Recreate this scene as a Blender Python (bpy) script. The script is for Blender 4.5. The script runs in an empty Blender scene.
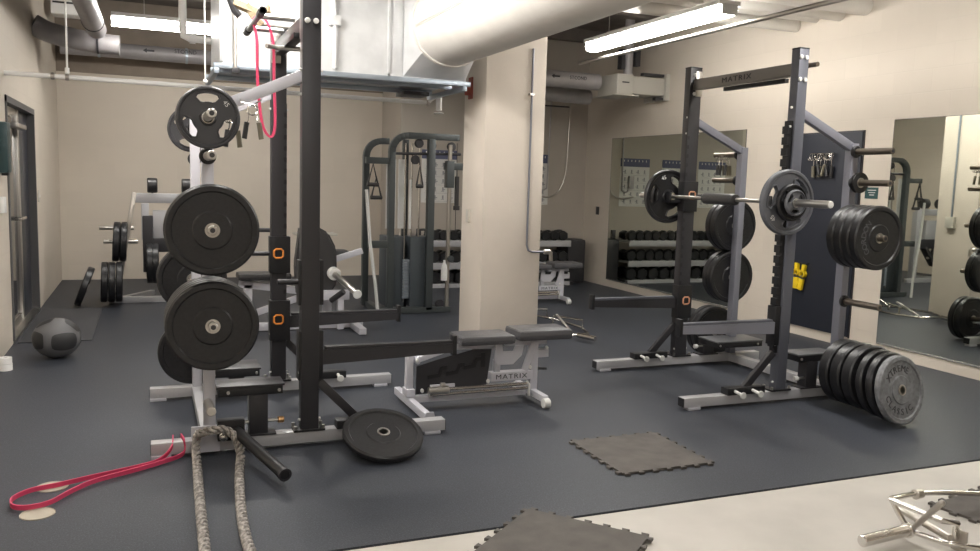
import bpy, bmesh, math, random
from mathutils import Vector, Matrix, Euler
random.seed(7)
PI = math.pi
C = bpy.context.scene.collection
S = bpy.context.scene

# ------------------------------------------------------------------ materials
MATS = {}
def mat(name, col, rough=.5, metal=0., spec=.5, noise=0., nscale=20., bump=0., bscale=200., emit=None, estr=0., coat=0.):
    m = bpy.data.materials.new(name); m.use_nodes = True
    nt = m.node_tree; b = nt.nodes['Principled BSDF']
    b.inputs['Base Color'].default_value = (*col, 1)
    b.inputs['Roughness'].default_value = rough
    b.inputs['Metallic'].default_value = metal
    b.inputs['Specular IOR Level'].default_value = spec
    if coat: b.inputs['Coat Weight'].default_value = coat; b.inputs['Coat Roughness'].default_value = .15
    if emit: b.inputs['Emission Color'].default_value = (*emit, 1); b.inputs['Emission Strength'].default_value = estr
    if noise or bump:
        tc = nt.nodes.new('ShaderNodeTexCoord')
    if noise:
        n = nt.nodes.new('ShaderNodeTexNoise'); n.inputs['Scale'].default_value = nscale; n.inputs['Detail'].default_value = 5
        nt.links.new(tc.outputs['Object'], n.inputs['Vector'])
        r = nt.nodes.new('ShaderNodeValToRGB')
        r.color_ramp.elements[0].position = .35; r.color_ramp.elements[1].position = .65
        r.color_ramp.elements[0].color = (*[max(0, c*(1-noise)) for c in col], 1)
        r.color_ramp.elements[1].color = (*[min(1, c*(1+noise)) for c in col], 1)
        nt.links.new(n.outputs['Fac'], r.inputs['Fac']); nt.links.new(r.outputs['Color'], b.inputs['Base Color'])
    if bump:
        n2 = nt.nodes.new('ShaderNodeTexNoise'); n2.inputs['Scale'].default_value = bscale; n2.inputs['Detail'].default_value = 3
        nt.links.new(tc.outputs['Object'], n2.inputs['Vector'])
        bp = nt.nodes.new('ShaderNodeBump'); bp.inputs['Strength'].default_value = bump; bp.inputs['Distance'].default_value = .01
        nt.links.new(n2.outputs['Fac'], bp.inputs['Height']); nt.links.new(bp.outputs['Normal'], b.inputs['Normal'])
    MATS[name] = m
    return m

def block_wall(name, col, axes, jointstr=.2, mo=.965):
    """painted cinder block: brick texture over world metres, axes = which coordinates run along / up"""
    m = bpy.data.materials.new(name); m.use_nodes = True; nt = m.node_tree; b = nt.nodes['Principled BSDF']
    g = nt.nodes.new('ShaderNodeNewGeometry'); sp = nt.nodes.new('ShaderNodeSeparateXYZ'); cb = nt.nodes.new('ShaderNodeCombineXYZ')
    nt.links.new(g.outputs['Position'], sp.inputs[0]); nt.links.new(sp.outputs[axes[0]], cb.inputs[0]); nt.links.new(sp.outputs[axes[1]], cb.inputs[1])
    br = nt.nodes.new('ShaderNodeTexBrick'); nt.links.new(cb.outputs[0], br.inputs['Vector'])
    br.inputs['Scale'].default_value = 1; br.inputs['Brick Width'].default_value = .4; br.inputs['Row Height'].default_value = .2
    br.inputs['Mortar Size'].default_value = .006; br.inputs['Mortar Smooth'].default_value = .6
    br.inputs['Color1'].default_value = (*col, 1); br.inputs['Color2'].default_value = (*[c*.97 for c in col], 1)
    br.inputs['Mortar'].default_value = (*[c*mo for c in col], 1)
    n = nt.nodes.new('ShaderNodeTexNoise'); n.inputs['Scale'].default_value = 1.3; n.inputs['Detail'].default_value = 6
    nt.links.new(g.outputs['Position'], n.inputs['Vector'])
    mx = nt.nodes.new('ShaderNodeMix'); mx.data_type = 'RGBA'; mx.blend_type = 'MULTIPLY'; mx.inputs[0].default_value = .10
    nt.links.new(br.outputs['Color'], mx.inputs[6]); nt.links.new(n.outputs['Fac'], mx.inputs[7]); nt.links.new(mx.outputs[2], b.inputs['Base Color'])
    b.inputs['Roughness'].default_value = .62; b.inputs['Specular IOR Level'].default_value = .3
    bp = nt.nodes.new('ShaderNodeBump'); bp.inputs['Strength'].default_value = jointstr; bp.inputs['Distance'].default_value = .004; bp.invert = True
    n2 = nt.nodes.new('ShaderNodeTexNoise'); n2.inputs['Scale'].default_value = 90; nt.links.new(g.outputs['Position'], n2.inputs['Vector'])
    ad = nt.nodes.new('ShaderNodeMath'); ad.operation = 'MULTIPLY_ADD'; ad.inputs[1].default_value = .12
    nt.links.new(n2.outputs['Fac'], ad.inputs[0]); nt.links.new(br.outputs['Fac'], ad.inputs[2])
    nt.links.new(ad.outputs[0], bp.inputs['Height']); nt.links.new(bp.outputs['Normal'], b.inputs['Normal'])
    MATS[name] = m
    return m

WALL = (.70, .63, .54)
block_wall('wall_x', WALL, ('Y', 'Z')); block_wall('wall_y', WALL, ('X', 'Z'), .12, .985)
block_wall('wall_y_shaded', (.52, .47, .41), ('X', 'Z'), .1, .98)  # wall colour darkened: the shade behind the column is painted in
mat('column_paint', (.70, .63, .55), .6, spec=.3, noise=.03, nscale=3, bump=.15, bscale=60)
mat('shaded_band_paint', (.25, .205, .165), .8, noise=.08, nscale=4)  # brown with the shade of the overhead pipes put into the colour
mat('ceiling_deck', (.16, .14, .125), .9, noise=.2, nscale=3)
def floor_mat():
    m = bpy.data.materials.new('rubber_floor'); m.use_nodes = True; nt = m.node_tree; b = nt.nodes['Principled BSDF']
    g = nt.nodes.new('ShaderNodeNewGeometry')
    n = nt.nodes.new('ShaderNodeTexNoise'); n.inputs['Scale'].default_value = 130; n.inputs['Detail'].default_value = 3
    v = nt.nodes.new('ShaderNodeTexVoronoi'); v.inputs['Scale'].default_value = 110
    big = nt.nodes.new('ShaderNodeTexNoise'); big.inputs['Scale'].default_value = .9; big.inputs['Detail'].default_value = 5
    for q in (n, v, big): nt.links.new(g.outputs['Position'], q.inputs['Vector'])
    r = nt.nodes.new('ShaderNodeValToRGB'); e = r.color_ramp.elements
    e[0].position = .38; e[0].color = (.025, .029, .038, 1); e[1].position = .66; e[1].color = (.047, .053, .068, 1)
    nt.links.new(n.outputs['Fac'], r.inputs['Fac'])
    mx = nt.nodes.new('ShaderNodeMix'); mx.data_type = 'RGBA'; mx.inputs[7].default_value = (.12, .13, .155, 1)
    lt = nt.nodes.new('ShaderNodeMath'); lt.operation = 'LESS_THAN'; lt.inputs[1].default_value = .22
    nt.links.new(v.outputs['Distance'], lt.inputs[0]); 
    mu = nt.nodes.new('ShaderNodeMath'); mu.operation = 'MULTIPLY'; mu.inputs[1].default_value = .5; nt.links.new(lt.outputs[0], mu.inputs[0])
    nt.links.new(mu.outputs[0], mx.inputs[0]); nt.links.new(r.outputs['Color'], mx.inputs[6])
    m2 = nt.nodes.new('ShaderNodeMix'); m2.data_type = 'RGBA'; m2.blend_type = 'MULTIPLY'; m2.inputs[0].default_value = .5
    r2 = nt.nodes.new('ShaderNodeValToRGB'); r2.color_ramp.elements[0].position = .3; r2.color_ramp.elements[0].color = (.78, .78, .78, 1)
    r2.color_ramp.elements[1].position = .7; r2.color_ramp.elements[1].color = (1, 1, 1, 1)
    nt.links.new(big.outputs['Fac'], r2.inputs['Fac']); nt.links.new(mx.outputs[2], m2.inputs[6]); nt.links.new(r2.outputs['Color'], m2.inputs[7])
    nt.links.new(m2.outputs[2], b.inputs['Base Color']); b.inputs['Roughness'].default_value = .5; b.inputs['Specular IOR Level'].default_value = .45
    bp = nt.nodes.new('ShaderNodeBump'); bp.inputs['Strength'].default_value = .25; bp.inputs['Distance'].default_value = .003
    nt.links.new(n.outputs['Fac'], bp.inputs['Height']); nt.links.new(bp.outputs['Normal'], b.inputs['Normal'])
    MATS['rubber_floor'] = m
floor_mat()
mat('concrete', (.50, .475, .435), .55, noise=.07, nscale=2.5, bump=.05, bscale=30)
mat('charcoal', (.030, .029, .033), .40, spec=.5, noise=.08, nscale=300)
mat('charcoal_dark', (.011, .011, .013), .42)
mat('graphite', (.17, .175, .185), .4, metal=.35)
mat('silver_paint', (.50, .50, .52), .32, metal=.25)
mat('pale_silver', (.56, .56, .61), .35, metal=.15)
mat('pewter', (.22, .225, .26), .36, metal=.5)
mat('chrome', (.72, .70, .67), .16, metal=1.)
mat('satin_steel', (.55, .53, .50), .3, metal=1.)
mat('nickel_bar', (.50, .47, .43), .3, metal=.9)
mat('black_rubber', (.014, .014, .016), .36, spec=.5, noise=.25, nscale=60, bump=.08, bscale=250)
mat('worn_rubber', (.085, .088, .095), .5, spec=.6, noise=.2, nscale=40, bump=.1, bscale=250)
mat('iron_grey', (.045, .045, .05), .38, metal=.2, spec=.6, bump=.1, bscale=200)
mat('white_print', (.8, .8, .8), .6)
mat('dark_print', (.03, .03, .035), .6)
mat('black_vinyl', (.03, .029, .03), .36, spec=.6, bump=.12, bscale=300)
mat('grey_vinyl', (.075, .074, .08), .38, spec=.6, bump=.12, bscale=300)
mat('machine_grey', (.065, .074, .076), .42, metal=.3)
mat('machine_panel', (.055, .066, .075), .5)
mat('frost_white', (.70, .70, .68), .4)
mat('galvanised', (.70, .71, .72), .38, metal=.2, noise=.05, nscale=8)
mat('strut_steel', (.36, .41, .47), .35, metal=.7)
mat('insulation_white', (.80, .77, .72), .6, spec=.3, noise=.03, nscale=5, bump=.08, bscale=18)
mat('jacket_grey', (.42, .40, .40), .4, metal=.15, noise=.06, nscale=6)
mat('jacket_dark', (.27, .255, .26), .45, metal=.1, noise=.06, nscale=6)
mat('jacket_white', (.82, .80, .76), .4)
mat('white_paint', (.85, .84, .82), .35)
mat('red_band', (.62, .05, .13), .45, spec=.5)
mat('red_iron', (.32, .07, .045), .6)
mat('orange', (.80, .28, .05), .45)
mat('dull_orange', (.62, .30, .18), .5)
mat('yellow_plastic', (.86, .62, .02), .4)
mat('olive_grip', (.19, .17, .12), .6)
mat('tan_strap', (.27, .20, .12), .8, noise=.2, nscale=60)
mat('foam_mat', (.098, .088, .080), .75, noise=.15, nscale=9, bump=.2, bscale=300)
mat('entrance_mat', (.055, .055, .06), .7, noise=.2, nscale=150)
mat('disc_tan', (.40, .36, .29), .7)
mat('ball_grey', (.13, .13, .135), .5, bump=.1, bscale=300)
mat('ball_black', (.025, .025, .027), .5, bump=.1, bscale=300)
mat('paper', (.72, .71, .68), .6)
mat('banner_blue', (.10, .11, .19), .5)
mat('print_grey', (.30, .30, .31), .6)
mat('navy_door', (.022, .025, .036), .5, spec=.4)
mat('door_dark', (.035, .038, .05), .35)
mat('door_frame_grey', (.10, .098, .10), .5)
mat('mirror_glass', (.74, .77, .70), .015, metal=1.)
mat('mirror_edge', (.75, .74, .7), .25, metal=.8)
mat('tube_white', (1, 1, 1), .4, emit=(1., .965, .91), estr=17.)
mat('copper', (.55, .32, .15), .3, metal=.9)
mat('teal_sign', (.02, .07, .07), .5)
mat('dispenser_dark', (.02, .05, .055), .4)
mat('plate_ivory', (.55, .52, .46), .5)
mat('box_cream', (.50, .48, .43), .5)
def glass_mat():
    m = mat('door_glass', (.02, .022, .03), .06, spec=.7); return m
glass_mat()
def rope_mat():
    m = mat('rope', (.30, .275, .25), .85)
    nt = m.node_tree; b = nt.nodes['Principled BSDF']
    tc = nt.nodes.new('ShaderNodeTexCoord'); n = nt.nodes.new('ShaderNodeTexNoise'); n.inputs['Scale'].default_value = 55
    nt.links.new(tc.outputs['Object'], n.inputs['Vector'])
    r = nt.nodes.new('ShaderNodeValToRGB'); r.color_ramp.elements[0].position = .4; r.color_ramp.elements[1].position = .6
    r.color_ramp.elements[0].color = (.20, .185, .17, 1); r.color_ramp.elements[1].color = (.40, .37, .34, 1)
    nt.links.new(n.outputs['Fac'], r.inputs['Fac']); nt.links.new(r.outputs['Color'], b.inputs['Base Color'])
rope_mat()

# ------------------------------------------------------------------ geometry helpers
def wloc(o):
    v = Vector((0, 0, 0))
    while o is not None: v += o.location; o = o.parent
    return v

class MB:
    def __init__(s): s.bm = bmesh.new()
    def box(s, c, d, rot=None, bev=0.):
        """c centre, d full sizes"""
        r = bmesh.ops.create_cube(s.bm, size=1.0); vs = r['verts']
        M = Matrix.Translation(c) @ (rot.to_4x4() if rot else Matrix()) @ Matrix.Diagonal((*d, 1))
        bmesh.ops.transform(s.bm, matrix=M, verts=vs)
        if bev:
            es = list({e for v in vs for e in v.link_edges})
            bmesh.ops.bevel(s.bm, geom=es, offset=min(bev, min(d)*.45), segments=2, affect='EDGES', profile=.6)
        return s
    def b2(s, x0, x1, y0, y1, z0, z1, bev=0.):
        return s.box(((x0+x1)/2, (y0+y1)/2, (z0+z1)/2), (abs(x1-x0), abs(y1-y0), abs(z1-z0)), None, bev)
    def bar(s, a, b, w, h, up=(0, 0, 1), bev=0.004, ext=0.):
        """rectangular tube from a to b: w across, h in the 'up' direction"""
        a = Vector(a); b = Vector(b); d = (b-a).normalized(); a = a-d*ext; b = b+d*ext
        x = d; u = Vector(up); y = u.cross(x)
        if y.length < 1e-4: y = Vector((0, 1, 0)).cross(x) if abs(x.y) < .9 else Vector((1, 0, 0)).cross(x)
        y.normalize(); z = x.cross(y)
        R = Matrix((x, y, z)).transposed()
        return s.box((a+b)/2, ((b-a).length, w, h), R, bev)
    def tube(s, pts, r, seg=12, closed=False, smooth=0, r2=None):
        P = [Vector(p) for p in pts]
        if smooth: P = catmull(P, smooth, closed)
        n = len(P); rings = []; prev = None
        for i in range(n):
            if closed: t = (P[(i+1) % n]-P[i-1])
            else: t = P[min(i+1, n-1)]-P[max(i-1, 0)]
            t.normalize()
            if prev is None:
                a = Vector((0, 0, 1)) if abs(t.z) < .9 else Vector((1, 0, 0)); x = a.cross(t).normalized()
            else:
                x = (prev - t*prev.dot(t)).normalized()
            y = t.cross(x); prev = x
            rr = r if r2 is None else r+(r2-r)*i/(n-1)
            rings.append([s.bm.verts.new(P[i]+(x*math.cos(2*PI*k/seg)+y*math.sin(2*PI*k/seg))*rr) for k in range(seg)])
        m = n if closed else n-1
        for i in range(m):
            A, B = rings[i], rings[(i+1) % n]
            for k in range(seg): s.bm.faces.new((A[k], A[(k+1) % seg], B[(k+1) % seg], B[k]))
        if not closed:
            s.bm.faces.new(list(reversed(rings[0]))); s.bm.faces.new(rings[-1])
        return s
    def strip(s, pts, w, t, wdir=(0, 0, 1), closed=False, smooth=0):
        """flat band along pts: w wide along wdir, t thick"""
        P = [Vector(p) for p in pts]
        if smooth: P = catmull(P, smooth, closed)
        n = len(P); wd = Vector(wdir).normalized(); rings = []
        for i in range(n):
            tg = (P[(i+1) % n]-P[i-1]) if closed else (P[min(i+1, n-1)]-P[max(i-1, 0)])
            tg.normalize(); nn = tg.cross(wd).normalized()
            rings.append([s.bm.verts.new(P[i]+wd*a*w/2+nn*b*t/2) for a, b in ((-1, -1), (1, -1), (1, 1), (-1, 1))])
        for i in range(n if closed else n-1):
            A, B = rings[i], rings[(i+1) % n]
            for k in range(4): s.bm.faces.new((A[k], A[(k+1) % 4], B[(k+1) % 4], B[k]))
        if not closed:
            s.bm.faces.new(list(reversed(rings[0]))); s.bm.faces.new(rings[-1])
        return s
    def lathe(s, prof, c=(0, 0, 0), axis=(0, 0, 1), seg=40, closed=True):
        """profile of (r, h) round axis through c; closed = profile is a loop (ring body)"""
        ax = Vector(axis).normalized(); a = Vector((1, 0, 0)) if abs(ax.x) < .9 else Vector((0, 1, 0))
        x = (a-ax*a.dot(ax)).normalized(); y = ax.cross(x); c = Vector(c)
        rings = []
        for k in range(seg):
            q = x*math.cos(2*PI*k/seg)+y*math.sin(2*PI*k/seg)
            rings.append([s.bm.verts.new(c+q*r+ax*h) for r, h in prof])
        n = len(prof)
        for k in range(seg):
            A, B = rings[k], rings[(k+1) % seg]
            for i in range(n if closed else n-1):
                j = (i+1) % n
                try: s.bm.faces.new((A[i], B[i], B[j], A[j]))
                except ValueError: pass
        bmesh.ops.remove_doubles(s.bm, verts=[v for r in rings for v in r], dist=1e-6)
        return s
    def cyl(s, a, b, r, seg=20, bev=.0):
        a = Vector(a); b = Vector(b); L = (b-a).length; bv = bev or min(r*.12, .004)
        return s.lathe([(0, 0), (r-bv, 0), (r, bv), (r, L-bv), (r-bv, L), (0, L)], a, b-a, seg, closed=False)
    def prism(s, outline, frame, t):
        """outline 2-D points; frame (origin, xdir, ydir); extruded by t along xdir x ydir"""
        o, x, y = [Vector(v) for v in frame]; n = x.cross(y).normalized()
        A = [s.bm.verts.new(o+x*p[0]+y*p[1]) for p in outline]; B = [s.bm.verts.new(o+x*p[0]+y*p[1]+n*t) for p in outline]
        s.bm.faces.new(list(reversed(A))); s.bm.faces.new(B); k = len(A)
        for i in range(k): s.bm.faces.new((A[i], A[(i+1) % k], B[(i+1) % k], B[i]))
        return s
    def ball(s, c, r, sc=(1, 1, 1), u=24, v=14):
        M = Matrix.Translation(c) @ Matrix.Diagonal((*sc, 1))
        bmesh.ops.create_uvsphere(s.bm, u_segments=u, v_segments=v, radius=r, matrix=M); return s
    def text(s, txt, o, x, y, h, depth=.002, spacing=1.0, width=None, shear=0):
        """raised lettering: centred on o, reading along x, up along y"""
        cu = bpy.data.curves.new('t', 'FONT'); cu.body = txt; cu.size = 1; cu.extrude = .5; cu.align_x = 'CENTER'; cu.align_y = 'CENTER'
        cu.space_character = spacing; cu.resolution_u = 3
        ob = bpy.data.objects.new('t', cu); C.objects.link(ob); dg = bpy.context.evaluated_depsgraph_get(); dg.update()
        me = bpy.data.meshes.new_from_object(ob.evaluated_get(dg)); bpy.data.objects.remove(ob); bpy.data.curves.remove(cu)
        xs = [v.co.x for v in me.vertices]; ys = [v.co.y for v in me.vertices]
        k = h/(max(ys)-min(ys)); kx = k if width is None else width/(max(xs)-min(xs)); cx = (max(xs)+min(xs))/2; cy = (max(ys)+min(ys))/2
        x = Vector(x).normalized(); y = Vector(y).normalized(); n = x.cross(y); o = Vector(o)
        for v in me.vertices: v.co = o+x*(v.co.x-cx)*kx+y*(v.co.y-cy)*k+n*v.co.z*depth
        s.bm.from_mesh(me); bpy.data.meshes.remove(me); return s
    def build(s, name, m, parent=None, local=False, ang=35):
        bm = s.bm
        if parent is not None and not local:
            bmesh.ops.translate(bm, verts=bm.verts, vec=-wloc(parent))
        bmesh.ops.recalc_face_normals(bm, faces=bm.faces)
        if name in SPLIT and parent is not None:
            seen = set(); parts = []
            for v in bm.verts:
                if v in seen: continue
                st = [v]; seen.add(v); isl = []
                while st:
                    q = st.pop(); isl.append(q)
                    for e in q.link_edges:
                        o_ = e.other_vert(q)
                        if o_ not in seen: seen.add(o_); st.append(o_)
                parts.append(isl)
            if len(parts) > 1:
                last = None
                for isl in parts:
                    ix = {v: i for i, v in enumerate(isl)}; fs = {f for v in isl for f in v.link_faces}
                    me = bpy.data.meshes.new(name); me.from_pydata([v.co[:] for v in isl], [], [[ix[v] for v in f.verts] for f in fs])
                    for p in me.polygons: p.use_smooth = True
                    me.set_sharp_from_angle(angle=math.radians(ang)); me.materials.append(MATS[m])
                    o = bpy.data.objects.new(name, me); C.objects.link(o); o.parent = parent; last = o
                bm.free(); return last
        me = bpy.data.meshes.new(name); bm.to_mesh(me); bm.free()
        for p in me.polygons: p.use_smooth = True
        me.set_sharp_from_angle(angle=math.radians(ang))
        me.materials.append(MATS[m]); o = bpy.data.objects.new(name, me); C.objects.link(o)
        if parent is not None: o.parent = parent
        return o

SPLIT = {'post', 'clamp', 'coupling', 'bolt', 'grip_lip', 'foot_pad', 'end_cap', 'anchor_bolt', 'hanger', 'cross_rail', 'rail', 'bracket', 'chrome_rod', 'packing', 'seam', 'band', 'slot', 'sign_panel', 'opening', 'pull_pin', 'pulley_bracket', 'horn_stop', 'arrow'}
def catmull(P, k, closed=False):
    out = []; n = len(P); m = n if closed else n-1
    for i in range(m):
        p0 = P[(i-1) % n] if closed or i > 0 else P[0]; p1 = P[i]; p2 = P[(i+1) % n]
        p3 = P[(i+2) % n] if closed or i+2 < n else P[-1]
        for j in range(k):
            t = j/k; out.append(.5*((2*p1)+(p2-p0)*t+(2*p0-5*p1+4*p2-p3)*t*t+(3*p1-p0-3*p2+p3)*t**3))
    if not closed: out.append(P[-1])
    return out

def tag(o, label, cat, group=None):
    o['label'] = label; o['category'] = cat
    if group: o['group'] = group
    return o
def thing(name, label, cat, loc=(0, 0, 0), rot=(0, 0, 0), group=None):
    o = bpy.data.objects.new(name, None); o.empty_display_size = .1; C.objects.link(o)
    o.location = loc; o.rotation_euler = rot; return tag(o, label, cat, group)
def struct(o): o['kind'] = 'structure'; return o
def dup(root, loc, rot=None, label=None, group=None, scale=None):
    r = root.copy(); C.objects.link(r); r.location = loc
    if rot is not None: r.rotation_euler = rot
    if scale is not None: r.scale = scale
    if label: r['label'] = label
    if group: r['group'] = group
    for ch in list(root.children):
        c = ch.copy(); C.objects.link(c); c.parent = r
        for g in list(ch.children):
            d = g.copy(); C.objects.link(d); d.parent = c
    return r

# ------------------------------------------------------------------ room
XL, XR, YB, YB2, YF, ZC = -1.08, 6.33, 12.58, 11.56, -3.0, 3.75
ZT = 3.75
struct(MB().b2(XL-.3, XR+.2, 3.24, YB+.2, -.10, 0).build('floor', 'rubber_floor'))
struct(MB().b2(XL-.3, XR+.2, YF-.2, 3.235, -.12, -.008).build('floor', 'concrete'))
struct(MB().b2(XL-.3, XR+.2, YF-.2, YB+.2, ZC, ZC+.15).build('ceiling', 'ceiling_deck'))
w = MB()
w.b2(XL-.2, XL, YF, 8.05, -.02, ZC); w.b2(XL-.2, XL, 9.956, YB+.2, -.02, ZC); w.b2(XL-.2, XL, 8.05, 9.956, 2.105, ZC)
struct(w.build('wall_left', 'wall_x'))
struct(MB().b2(XR, XR+.2, YF, YB+.2, -.02, ZC).build('wall_right', 'wall_x'))
struct(MB().b2(XL, 3.4, YB, YB+.2, -.02, 2.78).build('wall_back', 'wall_y'))
struct(MB().b2(XL, 3.4, YB-.03, YB+.2, 2.78, ZC).build('wall_band_shade', 'shaded_band_paint'))  # upper strip of the back wall, its dark colour stands in for shade
struct(MB().b2(3.34, XR, YB2, YB-.01, -.02, ZC-.001).build('wall_back_right', 'wall_y_shaded'))  # shade is in the wall colour here
struct(MB().b2(XL, XR, YF-.2, YF, -.02, ZC).build('wall_front', 'wall_y'))
# square column
CX0, CX1, CY0, CY1 = 2.83, 3.42, 7.07, 7.62
struct(MB().b2(CX0, CX1, CY0, CY1, 0, ZC, .004).build('wall_column', 'column_paint'))
# ceiling joists
for i in range(8):
    struct(MB().b2(XL, XR, -2.2+i*1.9, -2.02+i*1.9, ZC-.16, ZC).build('trim_2', 'ceiling_deck'))
# left door
d1 = bpy.data.objects.new('door_1', None); C.objects.link(d1); struct(d1); d1.location = (XL, 9.0, 0)
f = MB(); f.b2(XL-.16, XL+.012, 8.05, 8.10, 0, 2.105); f.b2(XL-.16, XL+.012, 9.905, 9.956, 0, 2.105); f.b2(XL-.16, XL+.012, 8.05, 9.956, 2.05, 2.105)
f.build('door_frame', 'door_frame_grey', d1)
MB().b2(XL-.11, XL-.06, 9.24, 9.90, .02, 2.05, .004).build('door_leaf', 'door_dark', d1)
MB().b2(XL-.09, XL-.075, 8.10, 9.18, .08, 2.0).build('pane', 'door_glass', d1)
f = MB(); f.b2(XL-.12, XL-.05, 9.15, 9.25, 0, 2.05, .004); f.b2(XL-.11, XL-.06, 8.10, 9.15, 0, .10); f.b2(XL-.11, XL-.06, 8.10, 9.15, 1.97, 2.05); f.b2(XL-.11, XL-.06, 8.10, 8.17, 0, 2.05)
f.build('door_stile', 'satin_steel', d1)
f = MB(); f.b2(XL-.05, XL+.035, 8.55, 9.1, 1.86, 1.90, .004); f.b2(XL-.05, XL+.0, 8.75, 8.83, 1.86, 1.98, .004)
f.build('door_closer', 'satin_steel', d1)
f = MB(); f.cyl((XL-.06, 8.32, 1.06), (XL+.07, 8.32, 1.06), .018); f.tube([(XL+.06, 8.32, 1.06), (XL+.065, 8.55, 1.06)], .014)
f.build('door_handle', 'chrome', d1)
MB().b2(XL-.13, XL+.01, 8.05, 9.95, 0, .025).build('threshold', 'satin_steel', d1)
MB().b2(XL-.19, XL-.165, 8.0, 10.0, 0, 2.1).build('door_backing', 'charcoal_dark', d1)
# dark door on right wall
d2 = bpy.data.objects.new('door_2', None); C.objects.link(d2); struct(d2); d2.location = (XR, 6.57, 0)
MB().b2(XR-.02, XR, 6.10, 7.04, .10, 2.085, .003).build('door_leaf', 'navy_door', d2)
f = MB(); f.b2(XR-.01, XR, 6.085, 6.10, .09, 2.1); f.b2(XR-.01, XR, 7.04, 7.055, .09, 2.1); f.b2(XR-.01, XR, 6.085, 7.055, 2.085, 2.1)
f.build('door_trim', 'charcoal', d2)

# wall mirrors
def mirror(y0, y1, label, seams=()):
    t = thing('wall_mirror', label, 'mirror', (XR, (y0+y1)/2, .12))
    MB().b2(XR-.008, XR, y0, y1, .12, 2.177).build('glass', 'mirror_glass', t)
    MB().b2(XR-.014, XR, y0, y1, .105, .12, .002).build('bottom_channel', 'mirror_edge', t)
    f = MB(); f.b2(XR-.0085, XR, y0-.004, y0, .12, 2.18); f.b2(XR-.0085, XR, y1, y1+.004, .12, 2.18); f.b2(XR-.0085, XR, y0, y1, 2.177, 2.181)
    for s_ in seams: f.b2(XR-.0086, XR, s_-.001, s_+.001, .12, 2.177)
    f.build('edge', 'door_frame_grey', t)
mirror(7.80, 10.77, 'large wall mirror beyond the racks reflecting dumbbell shelves')
mirror(2.2, 5.75, 'wall mirror at the right edge of the picture beside the nearer rack')

# ------------------------------------------------------------------ small wall items
t = thing('light_switch', 'ivory switch plate beside the glazed door on the left wall', 'switch', (XL, 10.16, 1.2))
MB().b2(XL, XL+.012, 10.12, 10.20, 1.14, 1.27, .003).build('cover', 'plate_ivory', t)
MB().b2(XL+.012, XL+.02, 10.15, 10.17, 1.19, 1.22, .002).build('toggle', 'white_paint', t)
t = thing('light_switch', 'white box switch low on the side of the square column', 'switch', (CX0, 7.42, 1.18))
MB().b2(CX0-.02, CX0, 7.38, 7.46, 1.12, 1.24, .003).build('cover', 'plate_ivory', t)
t = thing('wall_dispenser', 'dark teal dispenser on the left wall beside the glazed door', 'dispenser', (XL, 7.86, 1.44))
MB().b2(XL, XL+.08, 7.55, 7.72, 1.46, 1.86, .02).build('case', 'dispenser_dark', t)
MB().b2(XL+.02, XL+.07, 7.6, 7.69, 1.44, 1.46).build('outlet', 'charcoal_dark', t)
t = thing('thermostat', 'small white thermostat below the teal dispenser', 'thermostat', (XL, 7.86, 1.15))
MB().b2(XL, XL+.03, 7.62, 7.74, 1.14, 1.27, .006).build('case', 'white_paint', t)
t = thing('paper_roll', 'white tape roll on the floor at the left wall below the door', 'roll', (-1.0, 7.02, 0))
f = MB(); f.lathe([(.02, 0), (.05, 0), (.05, .05), (.02, .05)], (-1.0, 7.02, 0), seg=24); f.build('lower_roll', 'white_paint', t)
f = MB(); f.lathe([(.02, .052), (.048, .052), (.048, .095), (.02, .095)], (-1.0, 7.02, 0), seg=24); f.build('upper_roll', 'white_paint', t)
t = thing('wall_sign', 'small dark green sign on the wall beside the navy door', 'sign', (XR, 5.95, 1.44))
MB().b2(XR-.006, XR, 5.88, 6.03, 1.455, 1.56).build('sheet', 'teal_sign', t)
f = MB()
for i in range(3): f.b2(XR-.0075, XR-.006, 5.90+.01*i, 6.00-.012*i, 1.53-.022*i, 1.537-.022*i)
f.build('print', 'frost_white', t)
t = thing('wall_outlet', 'ivory outlet cover low on the dark section of right wall', 'outlet', (XR, 11.12, 1.1))
MB().b2(XR-.012, XR, 11.08, 11.16, 1.05, 1.17, .003).build('cover', 'charcoal', t)
tag(MB().b2(XL+.03, -.47, 8.06, 9.95, .001, .009, .002).build('door_mat', 'entrance_mat'), 'thin dark rubber mat inside the glazed door', 'mat')
for (x, y, a, lb) in ((-.466, 4.00, 0, 'pale round cover disc in the floor, outside the red band loop'), (-.44, 4.335, 0, 'pale round cover disc under the far strand of the red band')):
    o = MB().cyl((x, y, 0), (x, y, .003), .071, 32).build('floor_disc', 'disc_tan'); tag(o, lb, 'floor cover')

# posters on the back wall
def poster(x, label):
    t = thing('wall_poster', label, 'poster', (x, YB2-.001, 1.17))
    MB().b2(x-.27, x+.27, YB2-.004, YB2, 1.17, 1.93).build('sheet', 'paper', t)
    f = MB(); f.b2(x-.27, x+.27, YB2-.0055, YB2-.004, 1.80, 1.93); f.build('banner', 'banner_blue', t)
    f = MB(); f.text('I I I I I I I', (x, YB2-.0055, 1.892), (1, 0, 0), (0, 0, 1), .03, .001, width=.42); f.build('heading', 'white_print', t)
    f = MB()
    for r in range(5):
        for c in range(4):
            px = x-.18+.12*c; pz = 1.73-.118*r
            f.b2(px-.012, px+.012, YB2-.0052, YB2-.004, pz-.03, pz+.02); f.b2(px-.028, px+.02, YB2-.0052, YB2-.004, pz-.042, pz-.034)
            if (r+c) % 2: f.b2(px+.008, px+.036, YB2-.0052, YB2-.004, pz-.02, pz-.008)
        f.b2(x-.22, x+.22, YB2-.005, YB2-.004, 1.662-.118*r, 1.665-.118*r)
    f.build('figures', 'print_grey', t)
poster(3.93, 'white exercise poster on back wall behind the cable machine')
poster(4.64, 'white exercise poster between its two twins on the back wall, seen in the mirror')
poster(5.42, 'white exercise poster nearest the right corner, seen in the mirror')

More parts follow.
